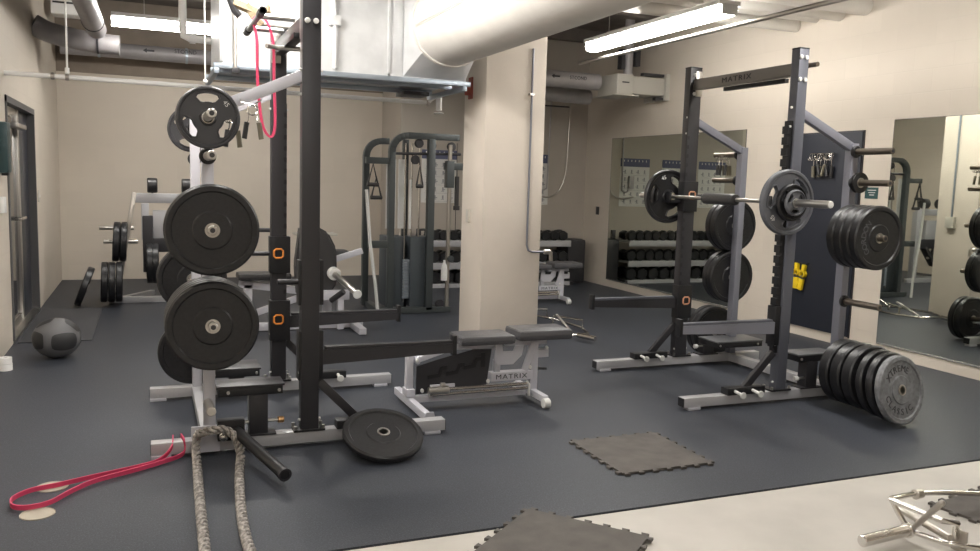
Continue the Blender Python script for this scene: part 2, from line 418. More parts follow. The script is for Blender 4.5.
# ------------------------------------------------------------------ overhead
t = thing('box_duct', 'big galvanised rectangular duct hung under the ceiling, round duct joined to it', 'duct', (1.57, 7.5, 2.36))
DZ = 2.375
MB().b2(.55, 2.62, 7.05, 8.0, DZ, 3.28, .004).build('casing', 'galvanised', t)
f = MB()
for x in (.56, 1.22, 1.92, 2.60): f.b2(x-.012, x+.012, 7.035, 7.05, DZ, 3.28, .002)
f.b2(.55, 2.62, 7.035, 7.05, DZ, DZ+.02); f.build('seam', 'galvanised', t)
# tapered collar between box and round duct
RX, RZ, RR = 2.38, 2.80, .335
f = MB(); seg = 32; ring = []; sq = []
for k in range(seg):
    a = 2*PI*k/seg; c, s_ = math.cos(a), math.sin(a); m = max(abs(c), abs(s_))
    ring.append(f.bm.verts.new((RX+RR*c, 6.80, RZ+RR*s_))); sq.append(f.bm.verts.new((min(2.61, RX+RR*1.0*c/m), 7.036, RZ+.42*s_/m)))
for k in range(seg): f.bm.faces.new((ring[k], ring[(k+1) % seg], sq[(k+1) % seg], sq[k]))
f.build('collar', 'galvanised', t)
t2 = thing('round_duct', 'large white insulated round duct running overhead towards the viewer', 'duct', (RX, 3.0, RZ))
f = MB(); f.cyl((RX, 6.805, RZ), (RX, -2.9, RZ), RR, 48, .01); f.build('jacket', 'insulation_white', t2)
f = MB(); f.lathe([(RR, 0), (RR+.012, .0), (RR+.012, .05), (RR, .05)], (RX, 6.80, RZ), (0, -1, 0), 48)
a1 = math.radians(187)
for da in (0, .045):
    q = (RX+(RR+.003)*math.cos(a1+da), RZ+(RR+.003)*math.sin(a1+da)); f.tube([(q[0], 6.7, q[1]), (q[0], -2, q[1])], .006, 6)
f.build('seam', 'insulation_white', t2)
# strut trapeze under the duct
t = thing('strut_channel', 'blue-grey steel strut frame carrying the box duct', 'bracket', (1.6, 7.4, DZ-.05))
f = MB()
f.b2(.50, 2.66, 7.02, 7.06, DZ-.042, DZ-.001, .003); f.b2(.50, 2.60, 7.34, 7.38, DZ-.042, DZ-.001, .003); f.b2(.50, 2.60, 7.92, 7.96, DZ-.042, DZ-.001, .003)
f.build('rail', 'strut_steel', t)
f = MB(); f.b2(.50, .54, 7.0, 8.02, DZ-.085, DZ-.043, .003); f.b2(2.58, 2.62, 7.0, 8.02, DZ-.085, DZ-.043, .003); f.build('cross_rail', 'strut_steel', t)
f = MB(); f.b2(2.25, 2.5, 7.7, 7.98, DZ-.08, DZ-.044, .003); f.build('clamp', 'charcoal', t)
t = thing('hanger_rod', 'threaded rod holding the left end of the strut frame', 'rod', (.66, 6.96, 2.3))
MB().cyl((.66, 6.97, DZ-.08), (.66, 6.97, ZC), .014, 10).build('rod', 'satin_steel', t)
MB().box((.66, 6.97, DZ-.06), (.06, .06, .04), None, .004).build('nut', 'charcoal', t)
t = thing('hanger_rod', 'thick rod with bracket against the front of the box duct', 'rod', (1.19, 7.0, 2.4))
f = MB(); f.cyl((1.45, 7.0, DZ+.02), (1.45, 7.0, 2.8), .02, 12); f.tube([(1.45, 7.0, 2.8), (1.42, 7.0, 3.2), (1.40, 7.02, ZC)], .022, 12); f.build('rod', 'galvanised', t)
MB().box((1.45, 7.0, 2.78), (.09, .06, .08), None, .004).build('bracket', 'galvanised', t)
t = thing('column_bracket', 'rust-red steel bracket bolted to the side of the square column', 'bracket', (CX0, 7.45, 2.3))
f = MB(); f.b2(CX0-.012, CX0, 7.40, 7.50, 2.27, 2.47, .003); f.b2(CX0-.07, CX0, 7.42, 7.44, 2.30, 2.42, .003); f.build('plate', 'red_iron', t)
MB().bar((CX0-.01, 7.43, 2.40), (2.63, 7.43, 2.39), .02, .02).build('arm', 'charcoal', t)
# sprinkler pipe
t = thing('sprinkler_pipe', 'thin white sprinkler pipe crossing the left half below the duct', 'pipe', (.8, 8.07, 2.28))
f = MB(); f.tube([(XL, 8.07, 2.283), (2.60, 8.07, 2.268)], .021, 14); f.tube([(2.60, 8.07, 2.268), (2.66, 8.02, 2.32), (2.72, 8.0, 2.32)], .02, 12); f.build('pipe', 'white_paint', t)
f = MB(); 
for x in (-.72, -.61): f.cyl((x-.015, 8.07, 2.283), (x+.015, 8.07, 2.283), .03, 14)
f.cyl((2.59, 8.07, 2.268), (2.62, 8.07, 2.268), .03, 14); f.build('coupling', 'nickel_bar', t)
f = MB(); f.cyl((2.70, 8.0, 2.19), (2.70, 8.0, 2.36), .03, 14); f.cyl((2.70, 8.0, 2.16), (2.70, 8.0, 2.17), .05, 14); f.build('sprinkler_head', 'white_paint', t)
f = MB(); f.cyl((-.61, 8.07, 2.30), (-.61, 8.07, ZC), .008, 8); f.cyl((-.61, 8.07, 2.31), (-.61, 8.07, 2.36), .018, 8)
f.build('hanger', 'white_paint', t)
t = thing('drop_rod', 'thin white rod hanging above the left plate tree', 'rod', (.43, 6.9, 2.2))
f = MB(); f.cyl((.43, 6.9, 2.22), (.43, 6.9, ZC), .006, 8); f.ball((.43, 6.9, 2.21), .018); f.build('rod', 'white_paint', t)
# elbow pipe, white
t = thing('elbow_pipe', 'white drain pipe dropping from the ceiling and turning right', 'pipe', (.32, 8.4, 2.7))
f = MB(); f.tube([(.33, 8.4, ZC), (.33, 8.4, 2.82), (.34, 8.4, 2.76), (.39, 8.4, 2.74), (.60, 8.4, 2.735), (2.2, 8.4, 2.72)], .035, 16); f.build('pipe', 'white_paint', t)
MB().lathe([(.036, 0), (.046, 0), (.046, .05), (.036, .05)], (.39, 8.4, 2.74), (1, 0, 0), 16).build('coupling', 'white_paint', t)
# big jacketed pipes at left
t = thing('jacketed_pipe', 'grey jacketed pipe with a black arrow and lettering along the back wall', 'pipe', (0, 12.0, 2.98))
f = MB(); f.cyl((-.98, 12.0, 3.03), (3.3, 12.0, 3.03), .095, 28); f.build('jacket', 'jacket_dark', t)
f = MB(); 
for x in (-.55, .5): f.lathe([(.096, 0), (.102, 0), (.102, .03), (.096, .03)], (x, 12.0, 3.03), (1, 0, 0), 28)
f.build('band', 'strut_steel', t)
f = MB(); f.text('STCOND', (.50, 11.903, 3.07), (1, 0, 0), (0, 0, 1), .05, .003, 1.1, width=.27); f.build('stencil', 'dark_print', t)
f = MB(); f.prism([(0, 0), (.05, .03), (.05, .012), (.14, .012), (.14, -.012), (.05, -.012), (.05, -.03)], ((-.02, 11.905, 3.05), (1, 0, 0), (0, 0, 1)), .002)
f.build('arrow', 'dark_print', t)
t = thing('duct_pipe', 'fat grey jacketed pipe bending into the left wall', 'pipe', (-.8, 10.6, 2.9))
f = MB(); f.tube([(XL+.002, 10.12, 3.0), (-.95, 10.16, 2.94), (-.78, 10.24, 2.91), (-.5, 10.3, 2.88), (-.25, 10.3, 2.87)], .11, 28, smooth=5); f.build('jacket', 'jacket_dark', t)
f = MB(); f.lathe([(.111, 0), (.118, 0), (.118, .02), (.111, .02)], (-.48, 10.3, 2.88), (1, 0, 0), 28); f.build('band', 'charcoal', t)
t = thing('duct_pipe', 'fat grey jacketed pipe running overhead at the top left edge', 'pipe', (-.4, 8.0, 3.0))
f = MB(); f.tube([(-.47, 10.05, 2.99), (-.48, 9.5, 3.0), (-.52, 5.0, 3.02)], .10, 28); f.build('jacket', 'jacket_dark', t)
f = MB(); f.lathe([(.101, 0), (.108, 0), (.108, .03), (.101, .03)], (-.48, 9.6, 3.0), (0, -1, 0), 28); f.build('band', 'charcoal', t)
t = thing('wall_conduit', 'thin steel pipe low behind the lettered pipe along the back wall', 'pipe', (1, 12.45, 2.86))
MB().cyl((-1.0, 12.3, 3.02), (3.3, 12.3, 3.02), .028, 12).build('pipe', 'white_paint', t)
t = thing('wall_unit', 'small white square cased unit up in the left corner', 'unit', (-.75, 11.5, 3.3))
MB().b2(-1.0, -.62, 11.2, 11.5, 3.3, 3.48, .01).build('case', 'white_paint', t)
MB().b2(-.98, -.64, 11.19, 11.2, 3.42, 3.44).build('slot', 'charcoal', t)
# pipes right of the column
t = thing('jacketed_pipe', 'grey jacketed pipe with a black arrow right of the column', 'pipe', (4.9, 9.75, 2.83))
MB().cyl((3.6, 9.75, 2.83), (5.47, 9.75, 2.83), .105, 28).build('jacket', 'jacket_grey', t)
f = MB(); f.text('STCOND', (5.12, 9.642, 2.85), (1, 0, 0), (0, 0, 1), .045, .003, 1.1, width=.24); f.build('stencil', 'dark_print', t)
f = MB(); f.prism([(0, 0), (.04, .028), (.04, .011), (.12, .011), (.12, -.011), (.04, -.011), (.04, -.028)], ((4.74, 9.645, 2.85), (1, 0, 0), (0, 0, 1)), .002)
f.build('arrow', 'dark_print', t)
t = thing('jacketed_pipe', 'plain grey pipe just below the arrow pipe right of the column', 'pipe', (4.7, 10.4, 2.72))
MB().cyl((3.6, 10.4, 2.74), (5.7, 10.4, 2.70), .10, 24).build('jacket', 'jacket_grey', t)
f = MB(); f.lathe([(.101, 0), (.115, 0), (.115, .06), (.101, .06)], (4.9, 10.4, 2.715), (1, 0, 0), 24); f.build('band', 'charcoal', t)
tag(MB().bar((4.2, 10.5, 2.56), (5.45, 10.5, 2.56), .03, .02).build('hanger_rail', 'charcoal_dark'), 'black steel rail under the grey pipes right of the column', 'rail')
t = thing('vent_box', 'cream sheet-metal duct box fixed to the right wall', 'duct', (5.7, 9.6, 2.65))
MB().b2(5.54, XR-.06, 9.42, 9.85, 2.68, 2.90, .004).build('casing', 'box_cream', t)
MB().b2(5.53, 5.76, 9.36, 9.86, 2.65, 2.91, .004).build('front_cover', 'box_cream', t)
f = MB(); f.b2(5.60, 5.70, 9.352, 9.36, 2.80, 2.815); f.build('slot', 'charcoal', t)
MB().b2(5.42, 5.78, 9.25, 9.80, 2.63, 2.645, .002).build('drip_pan', 'box_cream', t)
f = MB(); f.b2(XR-.06, XR, 9.38, 9.90, 2.62, 2.96); f.build('wall_flange', 'box_cream', t)
f = MB(); f.b2(5.95, 6.28, 9.43, 9.5, 2.92, 2.955); f.b2(6.15, 6.3, 9.43, 9.5, 2.62, 2.66); f.build('packing', 'charcoal', t)
t = thing('drop_pipe', 'short grey pipe dropping from the ceiling onto the cream vent box', 'pipe', (5.8, 9.6, 2.92))
MB().cyl((5.82, 9.6, 2.93), (5.82, 9.6, ZC), .06, 20).build('pipe', 'jacket_grey', t)
f = MB(); f.b2(5.69, 5.74, 9.55, 9.65, 3.0, 3.25); f.b2(5.90, 5.97, 9.55, 9.65, 3.05, 3.3); f.build('clamp', 'charcoal', t)
tag(MB().cyl((4.735, 8.9, 2.915), (4.735, 1.5, 2.915), .02, 16).build('conduit', 'nickel_bar'), 'long bare steel conduit beside the fluorescent fitting', 'conduit')
# insulated pipes crossing to right wall
for i, (y, z, r, lb) in enumerate(((6.2, 3.26, .085, 'nearest white insulated pipe entering the right wall'), (6.52, 3.25, .075, 'second white insulated pipe entering the right wall'), (6.84, 3.27, .06, 'third white insulated pipe entering the right wall'), (7.12, 3.22, .065, 'farthest white insulated pipe entering the right wall'))):
    o = MB().cyl((2.8, y, z), (XR-.001, y, z), r, 24).build('insulated_pipe', 'insulation_white'); tag(o, lb, 'pipe', 'insulated pipes under the ceiling')
# wires / conduits on dim wall
t = thing('cable_loop', 'bare cable hanging down the dim back wall in a loop', 'cable', (5.95, 11.5, 1.3))
f = MB(); f.tube([(6.0, 11.52, 2.75), (5.985, 11.52, 2.0), (5.95, 11.52, 1.6), (5.85, 11.52, 1.38), (5.68, 11.52, 1.29), (5.45, 11.52, 1.32)], .011, 8, smooth=6); f.build('cable', 'nickel_bar', t)
t = thing('cable_drop', 'thin hose hanging straight down the dim back wall beside the column', 'cable', (5.66, 11.5, 1.4))
f = MB(); f.tube([(5.68, 11.53, 2.75), (5.66, 11.53, 1.55), (5.64, 11.53, 1.42), (5.56, 11.53, 1.40), (5.52, 11.53, 1.5)], .012, 8, smooth=5); f.build('hose', 'jacket_grey', t)
MB().b2(5.46, 5.54, 11.50, 11.56, 1.45, 1.65, .004).build('box', 'jacket_grey', t)
# conduit on the column
t = thing('column_conduit', 'slim steel conduit down the right edge of the column, ending in an elbow', 'conduit', (3.37, 7.04, .85))
f = MB(); f.tube([(3.275, 7.055, 2.72), (3.275, 7.055, .93), (3.29, 7.05, .88), (3.33, 7.045, .865), (3.50, 7.04, .865)], .010, 12); f.build('conduit', 'pewter', t)
f = MB(); f.tube([(3.50, 7.04, .865), (3.52, 7.04, .86), (3.525, 7.04, .78)], .018, 12); f.cyl((3.45, 7.04, .865), (3.51, 7.04, .865), .024, 12); f.build('valve', 'nickel_bar', t)
MB().b2(3.25, 3.30, 7.04, 7.07, 2.30, 2.32).build('strap', 'satin_steel', t)
t = thing('column_conduit', 'steel conduit with a square box, seen on the column in the mirror', 'conduit', (CX1, 7.4, 1.1))
MB().cyl((CX1+.015, 7.4, 1.2), (CX1+.015, 7.4, 2.72), .012, 10).build('conduit', 'strut_steel', t)
MB().b2(CX1, CX1+.05, 7.34, 7.46, 1.1, 1.24, .004).build('box', 'plate_ivory', t)

# fluorescent fittings
def fitting(cx, cy, z, L, along, label):
    t = thing('fluorescent_light', label, 'ceiling light', (cx, cy, z))
    a = (1, 0, 0) if along == 'x' else (0, 1, 0); hx, hy = (L/2, .075) if along == 'x' else (.075, L/2)
    ex = .035; MB().b2(cx-hx-(ex if along == 'y' else 0), cx+hx+(ex if along == 'y' else 0), cy-hy-(ex if along == 'x' else 0), cy+hy+(ex if along == 'x' else 0), z+.085, z+.125, .004).build('housing', 'white_paint', t)
    e = MB(); pr = [(-.075, .085), (-.085, .05), (-.05, 0), (.05, 0), (.085, .05), (.075, .085)]
    if along == 'x': e.prism(pr, ((cx-hx, cy, z), (0, 1, 0), (0, 0, 1)), L)
    else: e.prism([(-p[0], p[1]) for p in pr], ((cx, cy+hy, z), (-1, 0, 0), (0, 0, 1)), -L) if False else e.prism(pr, ((cx, cy+hy, z), (1, 0, 0), (0, 0, 1)), L)
    e.build('lens', 'tube_white', t)
    f = MB()
    for k in (-1, 1):
        c = (cx+k*hx, cy, z+.05) if along == 'x' else (cx, cy+k*hy, z+.05)
        f.box(c, (.012, .16, .09) if along == 'x' else (.16, .012, .09), None, .003)
    f.build('end_cap', 'frost_white', t)
    f = MB()
    for k in (-.7, .7):
        c = (cx+k*hx, cy) if along == 'x' else (cx, cy+k*hy); f.cyl((*c, z+.12), (*c, ZC), .005, 6)
    f.build('hanger', 'satin_steel', t)
fitting(4.60, 7.18, 2.97, 2.38, 'y', 'lit fluorescent fitting overhead between the column and right wall')
fitting(4.60, 3.7, 2.97, 2.38, 'y', 'fluorescent fitting in line with the lit one, nearer the viewer')
fitting(.75, 5.35, 3.06, 2.38, 'y', 'fluorescent fitting above the left rack')
fitting(.75, .4, 3.05, 2.38, 'y', 'fluorescent fitting behind the viewer on the left')
fitting(-.45, 5.2, 3.06, 2.38, 'y', 'unseen fluorescent fitting added to brighten the left and back walls')  # added lamp out of view, brightens the left floor and the walls
fitting(.74, 9.75, 3.0, 2.1, 'x', 'fluorescent fitting across the far left of the ceiling')

# ------------------------------------------------------------------ weight plates
def bumper(label, r=.225, t=.07, m='black_rubber', word=None, wm='charcoal', group=None):
    o = thing('bumper_plate', label, 'weight plate', group=group); h = t/2
    p = [(.034, -h+.003), (.09, -h+.003), (.097, -h+.009), (.185, -h+.009), (.192, -h), (r-.01, -h), (r, -h+.01), (r, h-.01), (r-.01, h), (.192, h), (.185, h-.009), (.097, h-.009), (.09, h-.003), (.034, h-.003)]
    k = r/.225; p = [(a*k if a > .04 else a, b) for a, b in p]
    MB().lathe(p, seg=56).build('disc', m, o, True)
    MB().lathe([(.0255, -h-.001), (.036, -h-.001), (.036, h+.001), (.0255, h+.001)], seg=28).build('hub_ring', 'satin_steel', o, True)
    if word:
        f = MB(); n = 0
        for w_, a0, sgn in word:
            for i, ch in enumerate(w_):
                if ch == ' ': continue
                a = math.radians(a0+sgn*17*(i-(len(w_)-1)/2)); rr = .141*k
                rad = Vector((math.cos(a), math.sin(a), 0)); tan = Vector((math.sin(a), -math.cos(a), 0))
                if sgn > 0: rad2, tan2 = -rad, -tan
                else: rad2, tan2 = rad, tan
                f.text(ch, rad*rr+Vector((0, 0, h-.009)), tan2, rad2, .042*k, .004)
        f.build('lettering', wm, o, True)
    return o
def slot_outline(k):
    out = []
    a0, a1, r0, r1 = -31, 31, .108*k, .180*k
    for i in range(9):
        a = math.radians(a0+(a1-a0)*i/8); rr = r1-(.018*k if i in (0, 8) else 0); out.append((rr*math.sin(a), rr*math.cos(a)))
    for i in range(7):
        a = math.radians(a1*.86-(a1-a0)*.86*i/6); rr = r0+(.014*k if i in (0, 6) else 0); out.append((rr*math.sin(a), rr*math.cos(a)))
    return out
def grip_plate(label, r=.225, t=.045, m='iron_grey', num='45', rot=0, inner=False, group=None, numang=50):
    o = thing('grip_plate', label, 'weight plate', group=group); h = t/2; k = r/.225
    p = [(.027, -h), (.05*k, -h), (.06*k, -h+.01), (.195*k, -h+.01), (.202*k, -h), (r-.006, -h), (r, -h+.008), (r, h-.008), (r-.006, h), (.202*k, h), (.195*k, h-.01), (.06*k, h-.01), (.05*k, h), (.027, h)]
    base = MB().lathe(p, seg=64).build('disc', m, o, True)
    holes = 3
    for i in range(holes):
        a = math.radians(rot+120*i); c_, s_ = math.cos(a), math.sin(a)
        ol = [(x*c_+y*s_, -x*s_+y*c_) for x, y in slot_outline(k)]
        cut = MB().prism(list(reversed(ol)), ((0, 0, -.1), (1, 0, 0), (0, 1, 0)), .2).build('cut', m)
        md = base.modifiers.new('b', 'BOOLEAN'); md.operation = 'DIFFERENCE'; md.solver = 'EXACT'; md.object = cut
        dg = bpy.context.evaluated_depsgraph_get(); dg.update()
        me = bpy.data.meshes.new_from_object(base.evaluated_get(dg)); base.modifiers.clear(); base.data = me; bpy.data.objects.remove(cut)
    base.data.name = 'disc'
    for pl in base.data.polygons: pl.use_smooth = True
    base.data.set_sharp_from_angle(angle=math.radians(35))
    f = MB()
    for i in range(holes):
        a = math.radians(rot+120*i); c_, s_ = math.cos(a), math.sin(a)
        for zz in (h-.008, -h+.008):
            f.tube([(x*c_+y*s_, -x*s_+y*c_, zz) for x, y in slot_outline(k)], .006*k, 6, True)
    f.build('grip_lip', m, o, True)
    MB().lathe([(.0255, -h-.001), (.03, -h-.001), (.03, h+.001), (.0255, h+.001)], seg=28).build('hub_ring', 'satin_steel', o, True)
    if num:
        a = math.radians(numang); rad = Vector((math.sin(a), math.cos(a), 0))
        MB().text(num, rad*.165*k+Vector((0, 0, h-.009)), (math.cos(a), -math.sin(a), 0), rad, .032*k, .003).build('number', 'white_print', o, True)
    return o
RY = (PI/2, 0, 0)         # plate face towards the viewer (-Y)
RYB = (-PI/2, 0, 0)

# ------------------------------------------------------------------ power rack
YN, YV = 4.64, 1.2        # centre line of the near foot, distance to the far one
PEGZ = {'L': (1.80, 1.60, 1.235, .755, .25), 'R': (1.80, 1.58, 1.20, .72, .25)}
def rack(X0, s, label, key):
    """u runs from the storage end (0) to the open end (1.64); s = +1 opens to the right, -1 to the left"""
    t = thing('power_rack', label, 'power rack', (X0, YN+YV/2, 0))
    def X(u): return X0+s*u
    body = 'charcoal'; pf = 'silver_paint'
    for v, vd in ((YN, -1), (YN+YV, 1)):
        MB().b2(X(0), X(1.64), v-.0375, v+.0375, .018, .085, .005).build('foot', pf, t)
        g = MB()
        for u in (.05, 1.56): g.b2(X(u)-.05, X(u)+.05, v-.045, v+.02, .0, .018, .003)
        g.build('foot_pad', 'pale_silver', t)
        g = MB(); g.b2(X(-.001), X(-.0035), v-.033, v+.033, .022, .081); g.b2(X(1.641), X(1.6445), v-.033, v+.033, .022, .081); g.build('end_cap', 'charcoal_dark', t)
        # upright
        teeth = key == 'R' and vd < 0
        u1 = .88 if key == 'L' else (.862 if teeth else .89)
        MB().b2(X(.78), X(u1), v-.04, v+.04, .085, 2.48, .005).build('upright', 'pewter_dark' if teeth else body, t)
        # comb-shaped rail: a spine with teeth (open notches) or dark slots let into the edge
        if teeth: sp0, sp1, tp, th, ya_, yb_ = .862, .884, .902, .052, v-.02, v+.038
        else: sp0, sp1, tp, th, ya_, yb_ = u1+.0018, u1+.0004, u1-.02, .03, min(v-vd*.041, v-vd*.02), max(v-vd*.041, v-vd*.02)
        ol = [(sp0, .36)]; z = .40; right = []
        while z < 1.95: right += [(sp1, z), (tp, z), (tp, z+th), (sp1, z+th)]; z += .075
        ol = [(sp0, .36), (sp1, .36)]+right+[(sp1, 1.99), (sp0, 1.99)]
        g = MB(); g.prism([(s*p[0], p[1]) for p in ol], ((X0, yb_, 0), (1, 0, 0), (0, 0, 1)), yb_-ya_)
        g.build('notched_rail', 'charcoal_dark', t)
        MB().b2(X(.779), X(u1+.001), v-.041, v+.041, 2.476, 2.486, .003).build('top_cap', 'charcoal_dark', t)
        g = MB()
        for u in (.805, .85):
            for z in ((2.42, 2.27) if key == 'R' else (2.335,)):
                g.cyl((X(u), v-.039, z), (X(u), v-.052, z), .015, 16, .003)
        for z in (1.95, 2.08, .42, .15):
            g.cyl((X(.767), v-.02, z), (X(.78), v-.02, z), .008, 10); g.cyl((X(.88), v-.02, z), (X(.893), v-.02, z), .008, 10)
        g.build('bolt', 'frost_white', t)
        g = MB(); g.b2(X(.74), X(.915), v-.055, v+.055, .085, .097, .002)
        g.build('base_plate', 'charcoal_dark', t)
        g = MB()
        for u in (.75, .905):
            for w_ in (-.042, .042): g.cyl((X(u), v+w_, .097), (X(u), v+w_, .118), .010, 8)
        g.build('anchor_bolt', 'satin_steel', t)
        # front gusset
        g = MB(); g.bar((X(1.13), v, .105), (X(.885), v, .36), .035, .05, bev=.003); g.build('gusset', body, t)
        # band peg holder on the foot
        g = MB(); g.b2(X(.98), X(1.30), v-.06, v+.02, .086, .135, .004); g.build('band_block', 'charcoal_dark', t)
        for u in (1.09, 1.24):
            g = MB(); g.cyl((X(u), v-.05, .115), (X(u), v-.145, .105), .011, 12); g.cyl((X(u), v-.14, .105), (X(u), v-.152, .105), .024, 18, .003); g.build('band_peg', 'frost_white', t)
        # storage post
        MB().b2(X(.265), X(.325), v-.04, v+.03, .085, 1.86, .004).build('storage_post', 'pale_silver' if key == 'L' else 'graphite_blue', t)
        g = MB(); g.bar((X(.30), v, 1.83), (X(.79), v, 2.05), .05, .06, bev=.004); g.build('brace', 'pale_silver' if key == 'L' else 'graphite_blue', t)
        # pegs
        for z in PEGZ[key][:(4 if key == 'L' and vd < 0 else 5)]:
            L = .30 if z < .4 else .33
            y0 = v+vd*.036; dz = -.04 if (z < .3) else .0
            g = MB(); g.cyl((X(.295), y0, z), (X(.295), y0+vd*.33, z+dz), .0235, 22, .003)
            g2 = MB(); g2.cyl((X(.295), y0+vd*.329, z+dz), (X(.295), y0+vd*.3315, z+dz), .0125, 16, .0005)
            pg = g.build('storage_peg', 'satin_steel' if key == 'L' else 'bronze_peg', t)
            g = MB(); g.cyl((X(.295), y0-vd*.004, z), (X(.295), y0+vd*.022, z), .043, 22, .004); g.build('rubber_bumper', 'black_rubber', pg); g2.build('peg_tip', 'charcoal', pg)
        # spotter platform on a pedestal
        pz = {('L', -1): .315, ('R', -1): .285, ('L', 1): .175, ('R', 1): .175}[(key, vd)]
        ua, ub = (.12, .60) if (key, vd) == ('R', 1) else (.33, .69)
        g = MB(); g.b2(X(.50), X(.60), v-.045, v+.045, .085, pz, .004); g.b2(X(.455), X(.645), v-.05, v+.05, .085, .096, .002); g.build('pedestal', body, t)
        ya, yb = (v-.05, v+.13) if vd < 0 else (v-.22, v+.05)
        g = MB(); g.b2(X(ua), X(ub), ya, yb, pz+.045, pz+.057, .003); g.build('step_plate', 'charcoal' if key == 'L' else 'graphite', t)
        g = MB(); g.b2(X(ua+.01), X(ub-.01), ya+.003, yb-.003, pz, pz+.045, .003); g.build('step_frame', 'charcoal_dark', t)
        g = MB(); g.cyl((X(.40), v-.02, .16), (X(.52), v-.02, .16), .009, 10); g.cyl((X(.60), v-.02, .16), (X(.66), v-.02, .16), .009, 10)
        for u in (ua+.06, ub-.03): g.cyl((X(u), ya+.003, pz+.022), (X(u), ya-.006, pz+.022), .009, 10)
        g.build('pull_pin', 'satin_steel', t)
        g = MB(); g.cyl((X(.655), v-.02, .16), (X(.69), v-.02, .16), .018, 14, .004); g.build('pin_knob', 'copper' if key == 'L' else 'frost_white', t)
        # spotter arm and sleeve
        zt = .595 if key == 'R' else .555
        zs = zt-.12
        ys0, ys1 = (v-.03, v+.058) if vd < 0 else (v-.058, v+.03)
        g = MB(); g.b2(X(.768), X(.905), ys0, ys1, zs-.06, zs+.22, .004); g.build('arm_sleeve', 'charcoal_dark', t)
        am = MB(); am.prism([(0, 0), (.78, .03), (.78, .085), (0, .085)], ((X(.905), v+.028*s, zt-.096), (s, 0, 0), (0, 0, 1)), .056); a_ = am.build('spotter_arm', 'graphite_blue' if key == 'R' and vd < 0 else 'charcoal', t)
        g = MB(); g.b2(X(.92), X(1.68), v-.024, v+.024, zt-.011, zt+.006, .003); g.build('arm_liner', 'pewter_dark' if key == 'R' else 'charcoal', a_)
        g = MB(); g.b2(X(1.68), X(1.705), v-.03, v+.03, zt-.085, zt+.035, .004); g.build('end_lip', 'charcoal_dark', a_)
        # J cup
        zj = 1.44 if key == 'R' else (.975 if v > 5 else .93)
        jc = MB(); jc.b2(X(.768), X(.905), ys0, ys1, zj-.13, zj+.12, .004)
        if key == 'R': jc.b2(X(.915), X(1.02), v-.03, v+.03, zj-.06, zj-.035, .003); jc.b2(X(1.005), X(1.02), v-.03, v+.03, zj-.06, zj+.03, .003)
        j_ = jc.build('bar_cup', 'charcoal_dark', t)
        g = MB(); g.cyl((X(.77), v, zj), (X(.655), v, zj), .016, 14); g.build('cup_pin', 'charcoal', j_)
        # orange rings: rounded square frames on the faces seen from the near side
        for zz, par, off in () if vd < 0 else ((zj+.005, j_, .06), (zs+.09 if key == 'L' else zs+.09, t, .06)):
            cx, cz, q = X(.825), zz, .030; yy = v-off
            pts = [(cx-q, yy, cz-q*.6), (cx-q, yy, cz+q*.6), (cx-q*.6, yy, cz+q), (cx+q*.6, yy, cz+q), (cx+q, yy, cz+q*.6), (cx+q, yy, cz-q*.6), (cx+q*.6, yy, cz-q), (cx-q*.6, yy, cz-q)]
            MB().tube(pts, .0065, 8, True).build('orange_ring', 'orange' if key == 'L' else 'dull_orange', par)
        
    # rear cross member, crossbeam
    MB().b2(X(.26), X(.335), YN+.0375, YN+YV-.0375, .02, .085, .004).build('rear_crossbar', pf, t)
    g = MB(); g.b2(X(.80), X(.86), YN+.04, YN+YV-.04, 2.30, 2.385, .004); g.build('crossbeam', body if key == 'L' else 'bronze_grey', t)
    g = MB(); g.b2(X(.765), X(.80), YN+.16, YN+YV-.35, 2.27, 2.30, .003); g.build('beam_rail', 'charcoal_dark', t)
    for v in (YN+.047, YN+YV-.047):
        MB().b2(X(.78), X(.84), v-.006, v+.006, 2.25, 2.45, .002).build('beam_bracket', 'satin_steel', t)
    if key == 'R':
        MB().text('MATRIX', (X(.861), YN+.62, 2.343), (0, -1, 0), (0, 0, 1), .038, .003, 1.2, width=.34).build('lettering', 'charcoal_dark', t)
        g = MB(); g.tube([(X(.72), YN-.06, 2.38), (X(.72), YN+.2, 2.38), (X(.80), YN+.28, 2.38)], .017, 12); g.build('pull_up_handle', 'bronze_peg', t)
    return t
mat('pewter_dark', (.13, .137, .165), .36, metal=.3)
mat('graphite_blue', (.25, .255, .30), .38, metal=.25)
mat('bronze_peg', (.20, .17, .14), .3, metal=.8)
mat('bronze_grey', (.21, .195, .18), .4, metal=.4)
#LRMARK
LR = rack(0.0, 1, 'black power rack in the left foreground with silver feet', 'L')
RR_ = rack(5.0, -1, 'dark grey power rack with silver feet by the navy door', 'R')
# left rack: pull-up handles at the top
t = LR
for y in (4.98, 5.42):
    g = MB(); g.tube([(.80, y, 2.40), (.60, y, 2.40)], .016, 12); g.build('pull_up_bar', 'satin_steel', t)
g = MB(); g.tube([(.60, 4.62+.18, 2.40), (.60, 5.60, 2.40)], .016, 12); hb = g.build('pull_up_handle', 'graphite', t)
for a, b in ((4.80, 4.93), (5.47, 5.60)):
    g = MB(); g.cyl((.60, a, 2.40), (.60, b, 2.40), .023, 14, .004); g.build('rubber_grip', 'charcoal_dark', hb)
for z, y in ((2.26, 5.15), (2.47, 5.7)):
    g = MB(); g.tube([(.88, y, z), (.72, y, z), (.66, y-.03, z)], .014, 10); g.build('pull_up_bar', 'satin_steel', t)
